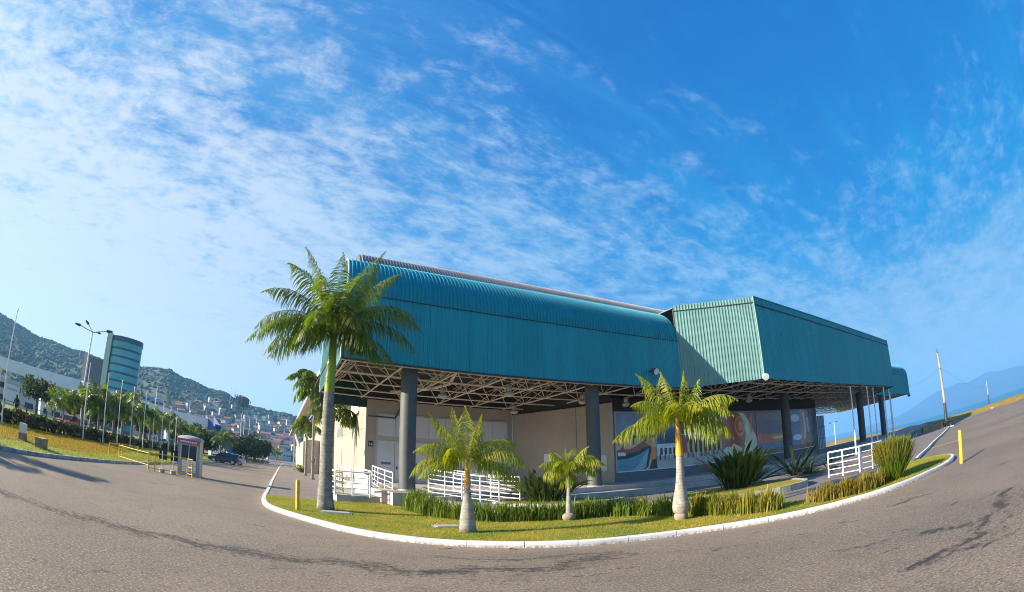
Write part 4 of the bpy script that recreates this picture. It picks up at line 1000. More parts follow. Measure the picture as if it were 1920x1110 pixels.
# orange necked palm
P4 = (4.22, 12.1)
tr = [(.15, .17), (.205, .22), (.225, .34), (.21, .5), (.165, .75), (.125, 1.0), (.105, 1.3), (.098, 1.55), (.095, 1.70)]
sh4 = [(.10, 1.69), (.10, 1.8), (.085, 2.0), (.075, 2.3), (.065, 2.55), (.045, 2.72)]
fr4 = [(118, .1, 1.65, .75), (103, .2, 1.35, .45), (80, .0, 1.35, .25), (64, -.1, 1.3, .45), (132, .4, 1.5, 1.4), (150, .3, 1.35, 1.6), (166, .1, 1.9, 1.3), (44, .1, 1.85, 1.55), (30, .3, 1.7, 1.6), (14, .1, 1.75, 1.9), (2, .4, 1.4, 1.6), (90, .9, 1.3, 1.8), (60, .8, 1.35, 2.0), (125, -.6, 1.4, 1.4), (40, -.7, 1.4, 1.4)]
palm('bottle_palm', 'palm with orange neck and round white swollen foot on the right', *P4, KERBH, tr, sh4, fr4, BOTTLE, SHAFTY, LEAF2, .62, 74, .0115, 1.5, .55, rock=[(.14, -.02), (.175, .05), (.18, .13), (.15, .19)])

# palms beside the side wall (behind the tall one)
def far_palm_meshes(H, L, n, ll, droop, seed, lm, nf=16, hang=.8):
    r = random.Random(seed); V = []; F = []
    for i in range(nf):
        a = i * 2.4 + r.uniform(-.3, .3); e = r.uniform(-.1, 1.25); q = Vector((math.cos(a) * math.cos(e), math.sin(a) * math.cos(e), math.sin(e)))
        v, f, p = frond_data(q, L * r.uniform(.8, 1.1), droop * r.uniform(.7, 1.3), ll, n, .6, r.random(), .05 * L / 2.5, hang)
        b = len(V); V += [x + Vector((0, 0, H)) for x in v]; F += [tuple(k + b for k in f_) for f_ in f]
        for k in range(0, len(p) - 1, 3):
            k2 = min(k + 3, len(p) - 1); b = len(V); o = Vector((.015, .015, 0)); V += [p[k] + Vector((0, 0, H)) - o, p[k] + Vector((0, 0, H)) + o, p[k2] + Vector((0, 0, H)) + o, p[k2] + Vector((0, 0, H)) - o]; F.append((b, b + 1, b + 2, b + 3))
    c = MB(); c.add(V, F); crown = c.mesh('crown', lm)
    tk = MB().lathe([(.20, 0), (.15, .3), (.12, H * .5), (.10, H - .2), (.06, H + .15)], 10, lean=(r.uniform(-.02, .02), 0)).mesh('trunk', TRUNK)
    return crown, tk
sidecrown = far_palm_meshes(5.6, 2.6, 40, .8, 2.4, 5, LEAF1, 15, 1.2)
sidecrown2 = far_palm_meshes(8.6, 3.3, 44, .9, 2.5, 9, LEAF1, 20, 1.5)
for (u, y, mm, lab) in ((-1.6, 15.5, sidecrown, 'royal palm beside the cream side wall, just behind the tall palm'), (-2.5, 23, sidecrown2, 'tall drooping palm beside the cream side wall, left of the royal palm'), (-2.6, 33, sidecrown, 'weeping palm by the side wall nearest the rear fin')):
    q = HB + U * u + D * y
    t = thing('royal_palm', lab, 'palm tree', (q.x, q.y, KERBH), random.random() * 6)
    link('crown', mm[0], t); link('trunk', mm[1], t)
# ------------------------------------------------------------------ shrubs and grasses
def leaf_mesh(name, m, L, wmax, stalk, bend, seed):
    """one lance leaf on a stalk, growing up +z and bending to +x"""
    r = random.Random(seed); n = 9; V = []; F = []; p = Vector((0, 0, 0)); d = Vector((0, 0, 1)); mb = MB()
    for i in range(n + 1):
        t = i / n
        if t < stalk: w = .012 * L
        else: s = (t - stalk) / (1 - stalk); w = wmax * (math.sin(math.pi * min(1, s * .93 + .05)) ** .7)
        V += [p + Vector((0, -w, .15 * w)), p + Vector((-.06 * w, 0, -.12 * w)), p + Vector((0, w, .15 * w))]
        d = (d + Vector((bend / n * (.3 + 1.5 * t), 0, -.02))).normalized(); p = p + d * L / n
    for i in range(n):
        a = 3 * i; F += [(a, a + 1, a + 4, a + 3), (a + 1, a + 2, a + 5, a + 4)]
    mb.add(V, F, True); return mb.mesh(name, m)
STREL = [leaf_mesh('leaf', LEAFS, 1.2 + .16 * i, .075, .48, .12 + .16 * i, i) for i in range(6)]
SWORD = [leaf_mesh('leaf', LEAFA, 1.5, .045, .02, .25 + .2 * i, i) for i in range(4)]
YUCCA = [leaf_mesh('leaf', mat('yucca_leaf', (0.09, 0.13, 0.02), .45, .3, 2, trans=(.12, .16, .02)), .8, .022, .02, .2 + .15 * i, i) for i in range(3)]
def rosette(name, label, cat, x, y, z, metas, n, spread, rad, s0=.8, s1=1.15, group=None, sq=1.0, seed=0):
    r = random.Random(seed); t = thing(name, label, cat, (x, y, z), 0, group)
    for i in range(n):
        a = i * 2.39996 + r.uniform(-.3, .3); k = math.sqrt((i + .5) / n); q = rad * k * r.uniform(.7, 1.1)
        tilt = spread * k * r.uniform(.75, 1.15); s = r.uniform(s0, s1)
        M = Matrix.Translation((q * math.cos(a), q * math.sin(a) * sq, 0)) @ Matrix.Rotation(a, 4, 'Z') @ Matrix.Rotation(tilt, 4, 'Y') @ Matrix.Rotation(r.uniform(-.6, .6), 4, 'Z') @ Matrix.Scale(s, 4)
        link('leaf', metas[r.randrange(len(metas))], t, M=M)
    return t
rosette('strelitzia_shrub', 'dense strelitzia shrub on the middle raised bed behind the small palm', 'shrub', 1.30, 21.0, .33, STREL, 320, .82, .85, .5, .98, seed=1)
rosette('strelitzia_shrub', 'big grey green strelitzia shrub on the right raised bed', 'shrub', 8.9, 18.3, .31, STREL, 280, .50, .68, .55, 1.12, seed=2)
rosette('cordyline_shrub', 'dark spiky cordyline rising behind the right bed shrub', 'shrub', 10.6, 20.3, .31, SWORD, 60, 1.2, .35, .8, 1.3, seed=3)
rosette('agave_plant', 'big dark agave with long sword leaves at the third column foot', 'plant', 13.6, 21.2, .2, SWORD, 46, 1.25, .30, 1.0, 1.5, seed=4)
rosette('yucca_plant', 'small light green yucca ball in front of the dark agave', 'plant', 13.7, 19.9, .2, YUCCA, 110, 1.5, .12, .8, 1.1, seed=5)
rosette('agave_plant', 'low dark agave to the right of the yucca ball', 'plant', 15.6, 20.9, .2, SWORD, 24, 1.5, .25, .7, 1.0, seed=6)
for i, (u, y) in enumerate(((-.9, 9.6), (-1.1, 11.5), (-.9, 13.6))):
    q = HB + U * u + D * y
    rosette('bromeliad_plant', ['spiky plant at the foot of the side wall, next to the corner', 'spiky plant at the foot of the side wall, between two others', 'spiky plant at the foot of the side wall by the slim palm'][i], 'plant', q.x, q.y, KERBH, SWORD, 22, 1.0, .2, .5, .7, 'spiky plants along the side wall', seed=20 + i)

def blades(name, label, pts, half, n, h0, h1, w, m, seed, z=KERBH, lean=.35, kind='stuff', m2=None):
    r = np.random.default_rng(seed); line = spline(pts, .1); L = np.array([(p.x, p.y) for p in line])
    k = r.integers(0, len(L), n); base = L[k] + r.normal(0, half * .5, (n, 2)).clip(-half, half)
    cl = .12 * np.sin(base[:, 0] * 9.3) * np.sin(base[:, 1] * 8.1)
    h = r.uniform(h0, h1, n) * (1 + cl * 2.4); a = r.uniform(0, 2 * math.pi, n); le = np.abs(r.normal(0, lean, n))
    dx, dy = np.cos(a), np.sin(a); px, py = -dy, dx; ww = w * r.uniform(.7, 1.3, n)
    V = np.zeros((n, 7, 3))
    for j, (t, wf) in enumerate(((0, .8), (.4, 1), (.75, .7), (1, 0))):
        o = le * h * t ** 2; zz_ = h * (t - .18 * le * t * t)
        cx, cy = base[:, 0] + dx * o, base[:, 1] + dy * o
        if j < 3:
            V[:, 2 * j] = np.stack([cx - px * ww * wf, cy - py * ww * wf, z + zz_], 1); V[:, 2 * j + 1] = np.stack([cx + px * ww * wf, cy + py * ww * wf, z + zz_], 1)
        else: V[:, 6] = np.stack([cx, cy, z + zz_], 1)
    f = np.array([(0, 1, 3), (0, 3, 2), (2, 3, 5), (2, 5, 4), (4, 5, 6)])
    F = (f[None] + (np.arange(n) * 7)[:, None, None]).reshape(-1, 3)
    o = struct(link(name, npmesh(name, V.reshape(-1, 3), F, m)), kind); o['label'] = label; return o
blades('border_grass', 'row of upright green border grass behind the palms', [(-3.35, 17.5), (-2.7, 16.2), (-1.9, 15.3), (-.7, 14.7), (.8, 14.75), (2.2, 15.0), (3.3, 14.7), (4.0, 14.0), (4.7, 13.0)], 0.38, 5200, .22, .66, .015, BLADE, 1)
blades('border_grass', 'yellowing border grass right of the orange necked palm', [(4.7, 12.9), (5.4, 11.9), (5.9, 11.2), (6.25, 10.9)], .33, 3600, .32, .58, .012, mat('yellowing_grass', (0.12, 0.165, 0.012), .45, .4, 1.5, col2=(.30, .24, .02), trans=(.28, .28, .02)), 2)
blades('dry_grass', 'dry brownish grass clumps before the right path', [(7.55, 10.45), (8.1, 10.25), (8.8, 10.2), (9.5, 10.4)], .33, 3600, .22, .46, .011, BLADEY, 3)
blades('border_grass', 'thick green grass tuft at the left start of the border', [(-3.6, 17.7), (-3.2, 17.3)], .42, 900, .5, .85, .013, BLADE, 4)
# tall feathery grass bush
def bush_grass():
    t = thing('tall_grass_bush', 'tall feathery green grass bush beside the right railing', 'bush', (10.35, 10.45, KERBH))
    r = np.random.default_rng(5)
    for nm, n, h0, h1, m, w in (('stems', 900, .7, 1.25, BLADE, .010), ('feathers', 1500, .95, 1.4, mat('feathery_grass', (.12, .14, .018), .5, .4, 1.2, col2=(.22, .17, .02), trans=(.2, .2, .02)), .012)):
        a = r.uniform(0, 2 * math.pi, n); rad = np.sqrt(r.uniform(0, 1, n)); h = r.uniform(h0, h1, n); V = np.zeros((n, 5, 3))
        bx, by = .28 * rad * np.cos(a), .22 * rad * np.sin(a); tx, ty = bx + .40 * rad * np.cos(a) + r.normal(0, .11, n), by + .40 * rad * np.sin(a) + r.normal(0, .11, n)
        pa = r.uniform(0, 2 * math.pi, n)
        s = .55 if nm == 'feathers' else 0
        x0, y0, z0 = bx + (tx - bx) * s, by + (ty - by) * s, h * s
        mx, my, mz = (x0 + tx) / 2, (y0 + ty) / 2, (z0 + h) / 2
        ox, oy = w * np.cos(pa), w * np.sin(pa)
        V[:, 0] = np.stack([x0 - ox, y0 - oy, z0], 1); V[:, 1] = np.stack([x0 + ox, y0 + oy, z0], 1)
        V[:, 2] = np.stack([mx - ox, my - oy, mz], 1); V[:, 3] = np.stack([mx + ox, my + oy, mz], 1); V[:, 4] = np.stack([tx, ty, h], 1)
        f = np.array([(0, 1, 3), (0, 3, 2), (2, 3, 4)]); F = (f[None] + (np.arange(n) * 5)[:, None, None]).reshape(-1, 3)
        o = link(nm, npmesh(nm, V.reshape(-1, 3), F, m), t); o['kind'] = 'stuff'
bush_grass()
def bush_head():
    t = bpy.data.objects['tall_grass_bush']; r = np.random.default_rng(15); n = 3200
    u = r.normal(0, 1, (n, 3)); u /= np.linalg.norm(u, axis=1)[:, None]; c = u * (r.uniform(.25, 1, (n, 1)) ** .5) * np.array([.56, .50, .46]) * (1 + .18 * np.sin(u[:, :1] * 7) * np.sin(u[:, 1:2] * 6)) + np.array([0, 0, .86])
    d = u * .5 + r.normal(0, .5, (n, 3)) + np.array([0, 0, .8]); d /= np.linalg.norm(d, axis=1)[:, None]; s = np.cross(d, r.normal(0, 1, (n, 3))); s /= np.linalg.norm(s, axis=1)[:, None]
    L = r.uniform(.08, .20, (n, 1)); w = .009
    V = np.stack([c - s * w, c + s * w, c + d * L], 1).reshape(-1, 3)
    o = link('leafy_head', npmesh('leafy_head', V, np.arange(3 * n).reshape(-1, 3), mat('bush_leaf', (.10, .16, .012), .5, .45, 3, col2=(.20, .17, .015), trans=(.18, .24, .012))), t); o['kind'] = 'stuff'
bush_head()
bpy.data.objects['tall_grass_bush'].scale = (1.0, 1.0, .9)
def lawn_blades():
    r = np.random.default_rng(9); P = np.array([(p.x, p.y) for p in lawn_poly]); N = 190000
    x, y = r.uniform(-10, 15.6, N), r.uniform(9.4, 21, N); k = inpoly(x, y, P); x, y = x[k], y[k]; n = len(x)
    h = r.uniform(.02, .055, n); a = r.uniform(0, 6.283, n); w = .006; V = np.zeros((n, 3, 3)); z = KERBH
    V[:, 0] = np.stack([x - w * np.cos(a), y - w * np.sin(a), np.full(n, z)], 1); V[:, 1] = np.stack([x + w * np.cos(a), y + w * np.sin(a), np.full(n, z)], 1)
    V[:, 2] = np.stack([x + r.normal(0, .02, n), y + r.normal(0, .02, n), z + h], 1)
    o = struct(link('lawn_grass', npmesh('lawn_grass', V.reshape(-1, 3), np.arange(3 * n).reshape(-1, 3), LAWNBL)), 'stuff'); o['label'] = 'short sunlit grass of the palm lawn'
lawn_blades()
def field_blades(name, label, poly, n, h0, h1, m, seed):
    r = np.random.default_rng(seed); P = np.array([(p.x, p.y) for p in poly]); lo, hi = P.min(0), P.max(0)
    x, y = r.uniform(lo[0], hi[0], n), r.uniform(lo[1], hi[1], n); k = inpoly(x, y, P); x, y = x[k], y[k]; n = len(x)
    cl = .5 + .5 * np.sin(x * 2.1) * np.sin(y * 1.7 + x); h = r.uniform(h0, h1, n) * (.5 + cl); a = r.uniform(0, 6.283, n); w = .012; V = np.zeros((n, 3, 3))
    V[:, 0] = np.stack([x - w * np.cos(a), y - w * np.sin(a), np.full(n, .085)], 1); V[:, 1] = np.stack([x + w * np.cos(a), y + w * np.sin(a), np.full(n, .085)], 1)
    V[:, 2] = np.stack([x + r.normal(0, .04, n), y + r.normal(0, .04, n), .085 + h], 1)
    o = struct(link(name, npmesh(name, V.reshape(-1, 3), np.arange(3 * n).reshape(-1, 3), m)), 'stuff'); o['label'] = label
field_blades('field_grass', 'dry golden grass by the flagpoles', DRYP, 60000, .06, .16, mat('golden_blade', (.40, .22, .012), .7, .5, .8, col2=(.24, .20, .01), trans=(.35, .22, .02)), 31)
gp = [p for p in offset(left_kerb, .2) if p.y < 40 and p.y > 0] + [Vector((-40, 40)), Vector((-26, 3))]
field_blades('field_grass', 'green grass between left kerb and hedge', gp, 90000, .04, .10, mat('field_blade', (.20, .24, .005), .7, .5, .5, col2=(.33, .27, .01), trans=(.30, .32, .01)), 32)

# ------------------------------------------------------------------ small things on the near ground
def bollard(x, y, z, h, label):
    t = thing('bollard', label, 'bollard', (x, y, z)); MB().lathe([(.062, 0), (.062, h - .02), (.05, h)], 14).build('post', YEL, t)
    MB().lathe([(.063, h * .55), (.065, h * .56), (.065, h * .6), (.063, h * .61)], 14).build('band', MATS['yellow_paint'], t)
bollard(-6.42, 13.75, KERBH, .93, 'yellow bollard on the lawn left of the tall royal palm')
bollard(12.75, 9.5, 0, 1.0, 'yellow bollard on the asphalt at the right lawn tip')
for (x, y, s, lab) in ((-5.35, 14.3, .42, 'square concrete lid in the lawn at the tall palm foot'), (-1.75, 12.9, .30, 'square concrete lid in the lawn left of the nearest palm')):
    t = thing('inspection_lid', lab, 'manhole lid', (x, y, KERBH), R(20)); MB().box(-s, s, -s * .8, s * .8, 0, .035).build('lid', CONC, t); MB().box(-s - .06, s + .06, -s * .8 - .06, s * .8 + .06, -.02, .02).build('rim', CONC, t)
for i, (x, y, lab) in enumerate(((-1.5, 10.0, 'orange dry leaf on the asphalt below the kerb, left one'), (-.1, 9.85, 'orange dry leaf on the asphalt below the kerb, right one'), (2.9, 14.05, 'brown fallen frond base lying before the border grass'))):
    mb = MB(); mb.add([(0, 0, .01), (.10, .05, .04), (.22, 0, .02), (.12, -.05, .03), (.11, 0, .015)], [(0, 4, 1), (4, 2, 1), (0, 3, 4), (3, 2, 4)]); o = mb.build('dry_leaf', ORANGE, None, (x, y, .0 if i < 2 else KERBH + .02), i * 1.1); tag(o, lab, 'leaf')
def stone(x, y, z, s, lab):
    bm = bmesh.new(); bmesh.ops.create_icosphere(bm, subdivisions=2, radius=s); r = random.Random(x)
    for v in bm.verts: v.co *= r.uniform(.82, 1.15); v.co.z *= .7
    me = bpy.data.meshes.new('stone'); bm.to_mesh(me); bm.free(); me.materials.append(STONE); tag(link('stone', me, None, (x, y, z)), lab, 'stone')
stone(7.9, 11.0, .22, .16, 'pale stone standing in the dry grass by the right path')
stone(5.35, 10.95, .14, .06, 'small white stone on the lawn under the yellowing grass')
t = thing('folding_frame', 'yellow metal folding frame leaning behind the tall palm', 'barrier', (-7.55, 20.2, KERBH + .26), R(20))
for dx in (-.3, .3): MB().tube((dx, -.15, 0), (dx * .8, .05, .95), .025).build('leg', YEL, t)
for z in (.2, .55, .93): MB().tube((-.28, -.15 + .2 * z, z), (.28, -.15 + .2 * z, z), .022).build('rail', YEL, t)
mb = MB(); mb.obox((20.2, 18.23), (22.4, 16.6), .16, .003, .007); struct(mb.build('road_marking', YEL))

# ------------------------------------------------------------------ booth and yellow rails at the left
t = thing('guard_booth', 'grey guard booth with red band and printed notice at the barrier', 'booth', (-16.85, 21.65, 0), R(28))
MB().box(-.62, .62, -.62, .62, .04, .85).build('lower_wall', GREYBOX, t)
for (a, b, c, d, nm) in ((-.62, -.48, -.62, .62, 'corner_panel'), (.48, .62, -.62, .62, 'corner_panel'), (-.479, .479, .48, .62, 'rear_panel')): MB().box(a, b, c, d, .851, 1.95).build(nm, GREYBOX, t)
w = MB().box(-.479, .479, -.60, -.56, .851, 1.62).build('window', GLASS, t)
for x in (-.46, 0, .46): MB().box(x - .02, x + .02, -.62, -.601, .852, 1.62).build('window_frame', METAL, w)
MB().box(-.479, .479, -.62, -.5, 1.621, 1.95).build('upper_wall', GREYBOX, t)
rb = MB().box(-.60, .60, -.64, -.622, 1.70, 1.90).build('red_band', REDB, t)
for i in range(9): MB().box(-.52 + i * .11, -.45 + i * .11, -.645, -.641, 1.76, 1.84).build('lettering', WHITE, rb)
MB().lathe([(.98, 0), (.92, .08), (.7, .15), (.3, .2), (.02, .22)], 4).build('roof', GREYBOX, t, (0, 0, 1.951), R(45))
nt_ = MB().box(-.35, .42, -.64, -.622, .22, .84).build('notice_panel', WHITE, t)
for k in range(6):
    MB().box(-.30, .02 - .03 * (k % 2), -.646, -.641, .27 + k * .09, .31 + k * .09).build('text_line', PRINTG, nt_); MB().box(.06, .37 - .04 * (k % 3), -.646, -.641, .27 + k * .09, .31 + k * .09).build('text_line', PRINTG, nt_)
MB().box(-.70, .70, -.70, .70, 0, .04).build('plinth', CONC, t)
def rails(label, pts, hs, h, group='yellow barrier rails beside the booth'):
    o = Vector((*pts[0], 0)); t = thing('barrier_rail', label, 'barrier', o, 0, group)
    for p in pts: q = Vector((*p, 0)) - o; MB().tube(q, q + Vector((0, 0, h)), .032).build('post', YEL, t)
    for a, b in zip(pts, pts[1:]):
        for z in hs: MB().tube(Vector((*a, z)) - o, Vector((*b, z)) - o, .020).build('rail', YEL, t)
rails('near yellow barrier rail passing in front of the grey booth', [(-17.5, 18.75), (-17.15, 18.9), (-16.3, 20.7), (-15.85, 20.55)], (.15, .5, .92), .96)
rails('long yellow barrier rail on the grass edge left of the booth', [(-20.9, 19.7), (-17.6, 18.9)], (.25, .85), .95)
rails('far yellow barrier rail standing in the field behind the long one', [(-22.5, 20.3), (-24.5, 23.4), (-26.0, 26.6)], (.4, .8), .85)
for i, (x, y, lab) in enumerate(((-16.75, 19.45, 'thin post in a concrete block, left of its twin before the booth'), (-16.45, 20.05, 'thin post in a concrete block, nearer the booth wall'))):
    t = thing('sign_post', lab, 'post', (x - .35, y, 0)); MB().tube((0, 0, .2), (0, 0, 1.1), .025).build('pole', METAL, t); MB().lathe([(.17, 0), (.15, .2)], 8).build('concrete_foot', CONC, t)
for (x, y, lab) in ((-24.9, 28.4, 'black board standing in the grass, left of two'), (-24.5, 29.4, 'black board standing in the grass next to the booth')):
    t = thing('sign_board', lab, 'board', (x, y, .08), R(40)); MB().box(-.32, .32, -.02, .02, .15, .95).build('panel', BLACKB, t)
    for dx in (-.25, .25): MB().box(dx - .02, dx + .02, -.05, -.021, 0, .9).build('leg', DARKMETAL, t)
t = thing('stone_marker', 'pale topped stone marker standing in the dry grass', 'marker', (-20.2, 12.1, .08), R(-60)); MB().box(-.24, .24, -.14, .14, 0, .32).build('base', STONE, t); MB().box(-.22, .22, -.12, .12, .321, .74).build('plate', GREENP, t)
t = thing('stone_block', 'low dark stone block lying in the dry grass near the kerb', 'block', (-18.5, 12.2, .08), R(-50)); MB().box(-.5, .5, -.18, .18, 0, .36).build('body', STONE, t); MB().box(-.52, .52, -.2, .2, .361, .42).build('cap', STONE, t)

# flagpoles
def pole(name, label, p, h, group, r=.055, m=WHITE, z=.08):
    t = thing(name, label, 'flagpole', (p.x, p.y, z), 0, group)
    MB().tube((0, 0, .02), (0, 0, h), r, r * .55, 8).build('mast', m, t); MB().lathe([(r * 1.1, 0), (r * 1.2, .05), (.01, .12)], 8, (0, 0, h)).build('finial', METAL, t); MB().lathe([(r * 2.4, 0), (r * 2.2, .06)], 8).build('foot', CONC, t)
FP = [(-61.98, 31.0), (-51.34, 45), (-48.81, 49.5), (-47.02, 52.4), (-45.4, 56.1), (-43.83, 59.8), (-42.64, 65), (-41.58, 69.2), (-40.67, 73.2), (-39.87, 75.5)]
ORD = ['first', 'second', 'third', 'fourth', 'fifth', 'sixth', 'seventh', 'eighth', 'ninth', 'tenth']
for i, (a, d) in enumerate(FP): pole('flagpole', 'bare white flagpole, %s counted from the picture edge along the hedge' % ORD[i], vec(a, d), 6.5, 'bare flagpoles along the hedge')
for i, (a, d, h) in enumerate(((-32.03, 125, 11.3), (-31.66, 134, 11.2), (-31.02, 128, 11.2))): pole('flagpole', ['tall bare flagpole right behind the parked dark car', 'thin far flagpole between two others beyond the car', 'tall bare flagpole beside the clipped round shrub'][i], vec(a, d), h, 'far flagpoles beyond the car', .10)
for i, (x, y) in enumerate(((37, 43.7), (42.1, 46.3), (45.7, 49.0), (48.3, 49.5), (53.6, 53.7), (57.7, 57.6))): pole('flagpole', 'bare grey flagpole under the canopy edge, %s from the gate' % ORD[i], Vector((x * .68, y * .68, 0)), (5.2, 5.2, 5.2, 5.2, 5.2, 5.1)[i], 'bare flagpoles at the right end of the hall', .075, WHITE)

# trees and palms behind the poles
QP = [far_palm_meshes(3.0, 2.3, 22, .75, 2.2, i + 30, LEAFFAR, 15) for i in range(3)]
PL = [(-55.2, 47, .78), (-54.0, 52, .95), (-51.6, 52, 1.15), (-50.5, 55, 1.35), (-49.5, 53, 1.0), (-48.6, 58, 1.42), (-47.6, 56, 1.2), (-46.5, 60, 1.45), (-45.3, 63, 1.3), (-44.2, 66, 1.45), (-43.0, 70, 1.3), (-41.9, 74, 1.35), (-40.7, 80, 1.35), (-39.5, 86, 1.3), (-38.3, 90, 1.2), (-37.4, 97, 1.15)]
PLAB = ['low bushy palm left of the red car', 'leaning yellowish palm right above the red car', 'palm right of the tall street lamp', 'tall palm under the pink office slab', 'lower palm between second and third flagpoles', 'tallest palm under the round glass tower', 'palm touching the third flagpole', 'dark palm between fourth flagpole and tower', 'palm left of the fifth flagpole', 'palm right of the fifth flagpole', 'palm behind the sixth flagpole', 'palm behind the seventh flagpole', 'palm behind the eighth flagpole', 'palm behind the ninth flagpole', 'palm just above the grey booth', 'palm at the pier of the footbridge']
for i, (a, d, s) in enumerate(PL):
    q = vec(a, d); t = thing('queen_palm', PLAB[i], 'palm tree', (q.x, q.y, .3), i * 1.3, 'palms in a row behind the flagpoles'); t.scale = (s, s, s)
    link('crown', QP[i % 3][0], t); link('trunk', QP[i % 3][1], t)
for a, d, s, lab in ((-34.35, 98, 1.35, 'palm with full crown before the blue stair'), (-33.75, 102, 1.45, 'palm with arched leaves right of the blue stair top'), (-29.2, 135, 1.1, 'bushy palm at the far road end, left one'), (-28.6, 140, 1.15, 'bushy palm at the far road end, nearer the hall'), (-27.7, 160, 1.2, 'palm farthest down the road before the hill town')):
    q = vec(a, d); t = thing('queen_palm', lab, 'palm tree', (q.x, q.y, 0), a, 'palms at the far road end'); t.scale = (s, s, s); link('crown', QP[int(d) % 3][0], t); link('trunk', QP[int(d) % 3][1], t)
for x, y, lab in ((-27.5, 4.4, 'palm beyond the left picture edge, farther from the flagpoles'), (-28.0, 1.2, 'palm beyond the left picture edge, nearest the camera side')):
    t = thing('queen_palm', lab, 'palm tree', (x, y, .1), x, 'palms beyond the left edge'); t.scale = (1.5, 1.5, 1.5); link('crown', QP[0][0], t); link('trunk', QP[0][1], t)
def tree_mesh(seed, R0, m, n=1500, leaf=.22):
    r = np.random.default_rng(seed); lobes = r.normal(0, .45, (9, 3)) * R0; lobes[:, 2] = np.abs(lobes[:, 2]) * .6 + R0 * .2; rad = r.uniform(.38, .62, 9) * R0
    k = r.integers(0, 9, n); u = r.normal(0, 1, (n, 3)); u /= np.linalg.norm(u, axis=1)[:, None]; c = lobes[k] + u * (rad[k] * r.uniform(.6, 1.05, n))[:, None]
    a, b = r.normal(0, 1, (n, 3)), r.normal(0, 1, (n, 3)); a /= np.linalg.norm(a, axis=1)[:, None]; b /= np.linalg.norm(b, axis=1)[:, None]; s = leaf * r.uniform(.6, 1.4, (n, 1)) * R0 / 2
    V = np.stack([c - a * s, c + b * s * .6, c + a * s, c - b * s * .6], 1).reshape(-1, 3)
    return npmesh('crown', V, np.arange(4 * n).reshape(-1, 4), m)
TM = [tree_mesh(i, 2.2, TREEL) for i in range(3)]
def tree(label, p, z, s, H, i, group=None):
    t = thing('round_tree', label, 'tree', (p.x, p.y, z), i, group); c = link('crown', TM[i % 3], t, (0, 0, H)); c.scale = (s, s, s)
    k = MB(); k.tube((0, 0, 0), (.1, 0, H), .22 * s, .12 * s, 8)
    for j in range(3): k.tube((.1, 0, H * .8), (1.1 * s * math.cos(j * 2.1), 1.1 * s * math.sin(j * 2.1), H + .9 * s), .09 * s, .03, 6)
    k.build('trunk', BARK, t)
for i, (a, d, s, H, lab) in enumerate(((-57.6, 78, 1.25, 3.2, 'dark round tree right of the white billboard'), (-52.6, 72, 1.0, 2.6, 'dark tree behind the street lamp foot'), (-43.6, 92, 1.3, 2.5, 'dark tree filling the gap behind the fifth flagpole'), (-38.8, 105, 1.6, 2.6, 'dark tree under the footbridge deck'), (-36.4, 108, 1.5, 2.0, 'dark tree beside the bridge pier'), (-31.2, 118, 1.9, 2.0, 'broad dark round tree behind the far flagpoles'), (-30.2, 122, 1.7, 1.8, 'dark round tree right of the far flagpoles'), (-47.3, 84, 1.3, 2.4, 'dark tree behind the tall palms under the tower'), (-49.8, 80, 1.2, 2.2, 'dark tree under the pink office slab'))):
    tree(lab, vec(a, d), .2, s, H, i, 'dark trees behind the palm row')
q = vec(-31.9, 520); tree('lone tall tree on the skyline of the hill', q, 42, 4.2, 11, 1)
def hedge(label, s0, s1, o, h, w, n, m, z):
    p = pr(s0, o); t = thing('hedge', label, 'hedge', (p.x, p.y, z)); r = np.random.default_rng(3); L = s1 - s0
    s, q = r.uniform(0, L, n), r.uniform(-w, w, n); zz_ = r.uniform(.05, 1, n) ** .6 * h * (1 + .12 * np.sin(s * 1.7)); c = np.stack([PRD.x * s + PRN.x * q, PRD.y * s + PRN.y * q, zz_], 1)
    a, b = r.normal(0, 1, (n, 3)), r.normal(0, 1, (n, 3)); k = .12 * r.uniform(.6, 1.5, (n, 1)); V = np.stack([c - a * k, c + b * k * .6, c + a * k, c - b * k * .6], 1).reshape(-1, 3)
    o_ = link('foliage', npmesh('foliage', V, np.arange(4 * n).reshape(-1, 4), m), t)
hedge('long clipped dark hedge behind the flagpoles along the avenue', -18, 66, 1.9, .95, .45, 9000, HEDGEL, .1)
t = thing('hedge_fence', 'thin dark post fence running inside the hedge', 'fence', pr(-18, 2.5, .1))
for i in range(21):
    q = pr(-18 + i * 3.6, 2.5, .1) - pr(-18, 2.5, .1); MB().tube(q, q + Vector((0, 0, 1.55)), .07).build('post', DARKMETAL, t)
for z in (.8, 1.4): MB().tube(Vector((0, 0, z)), pr(-18 + 72, 2.5, z + .1) - pr(-18, 2.5, .1), .02).build('wire', DARKMETAL, t)
q = vec(-29.9, 128); t = thing('clipped_shrub', 'low brown clipped shrub right of the far flagpoles', 'shrub', (q.x, q.y, .05)); c = link('foliage', tree_mesh(8, 1.6, HEDGEL, 900), t); c.scale = (2.0, 1.2, .55); MB().tube((0, 0, 0), (0, 0, .5), .15).build('stem', BARK, t)
q = HB + U * -2.5 + D * 47; t = thing('green_shrub', 'small bright green bush at the foot of the rear fin', 'shrub', (q.x, q.y, .1)); c = link('foliage', tree_mesh(9, .9, BLADE, 700), t); MB().tube((0, 0, 0), (0, 0, .4), .08).build('stem', BARK, t)

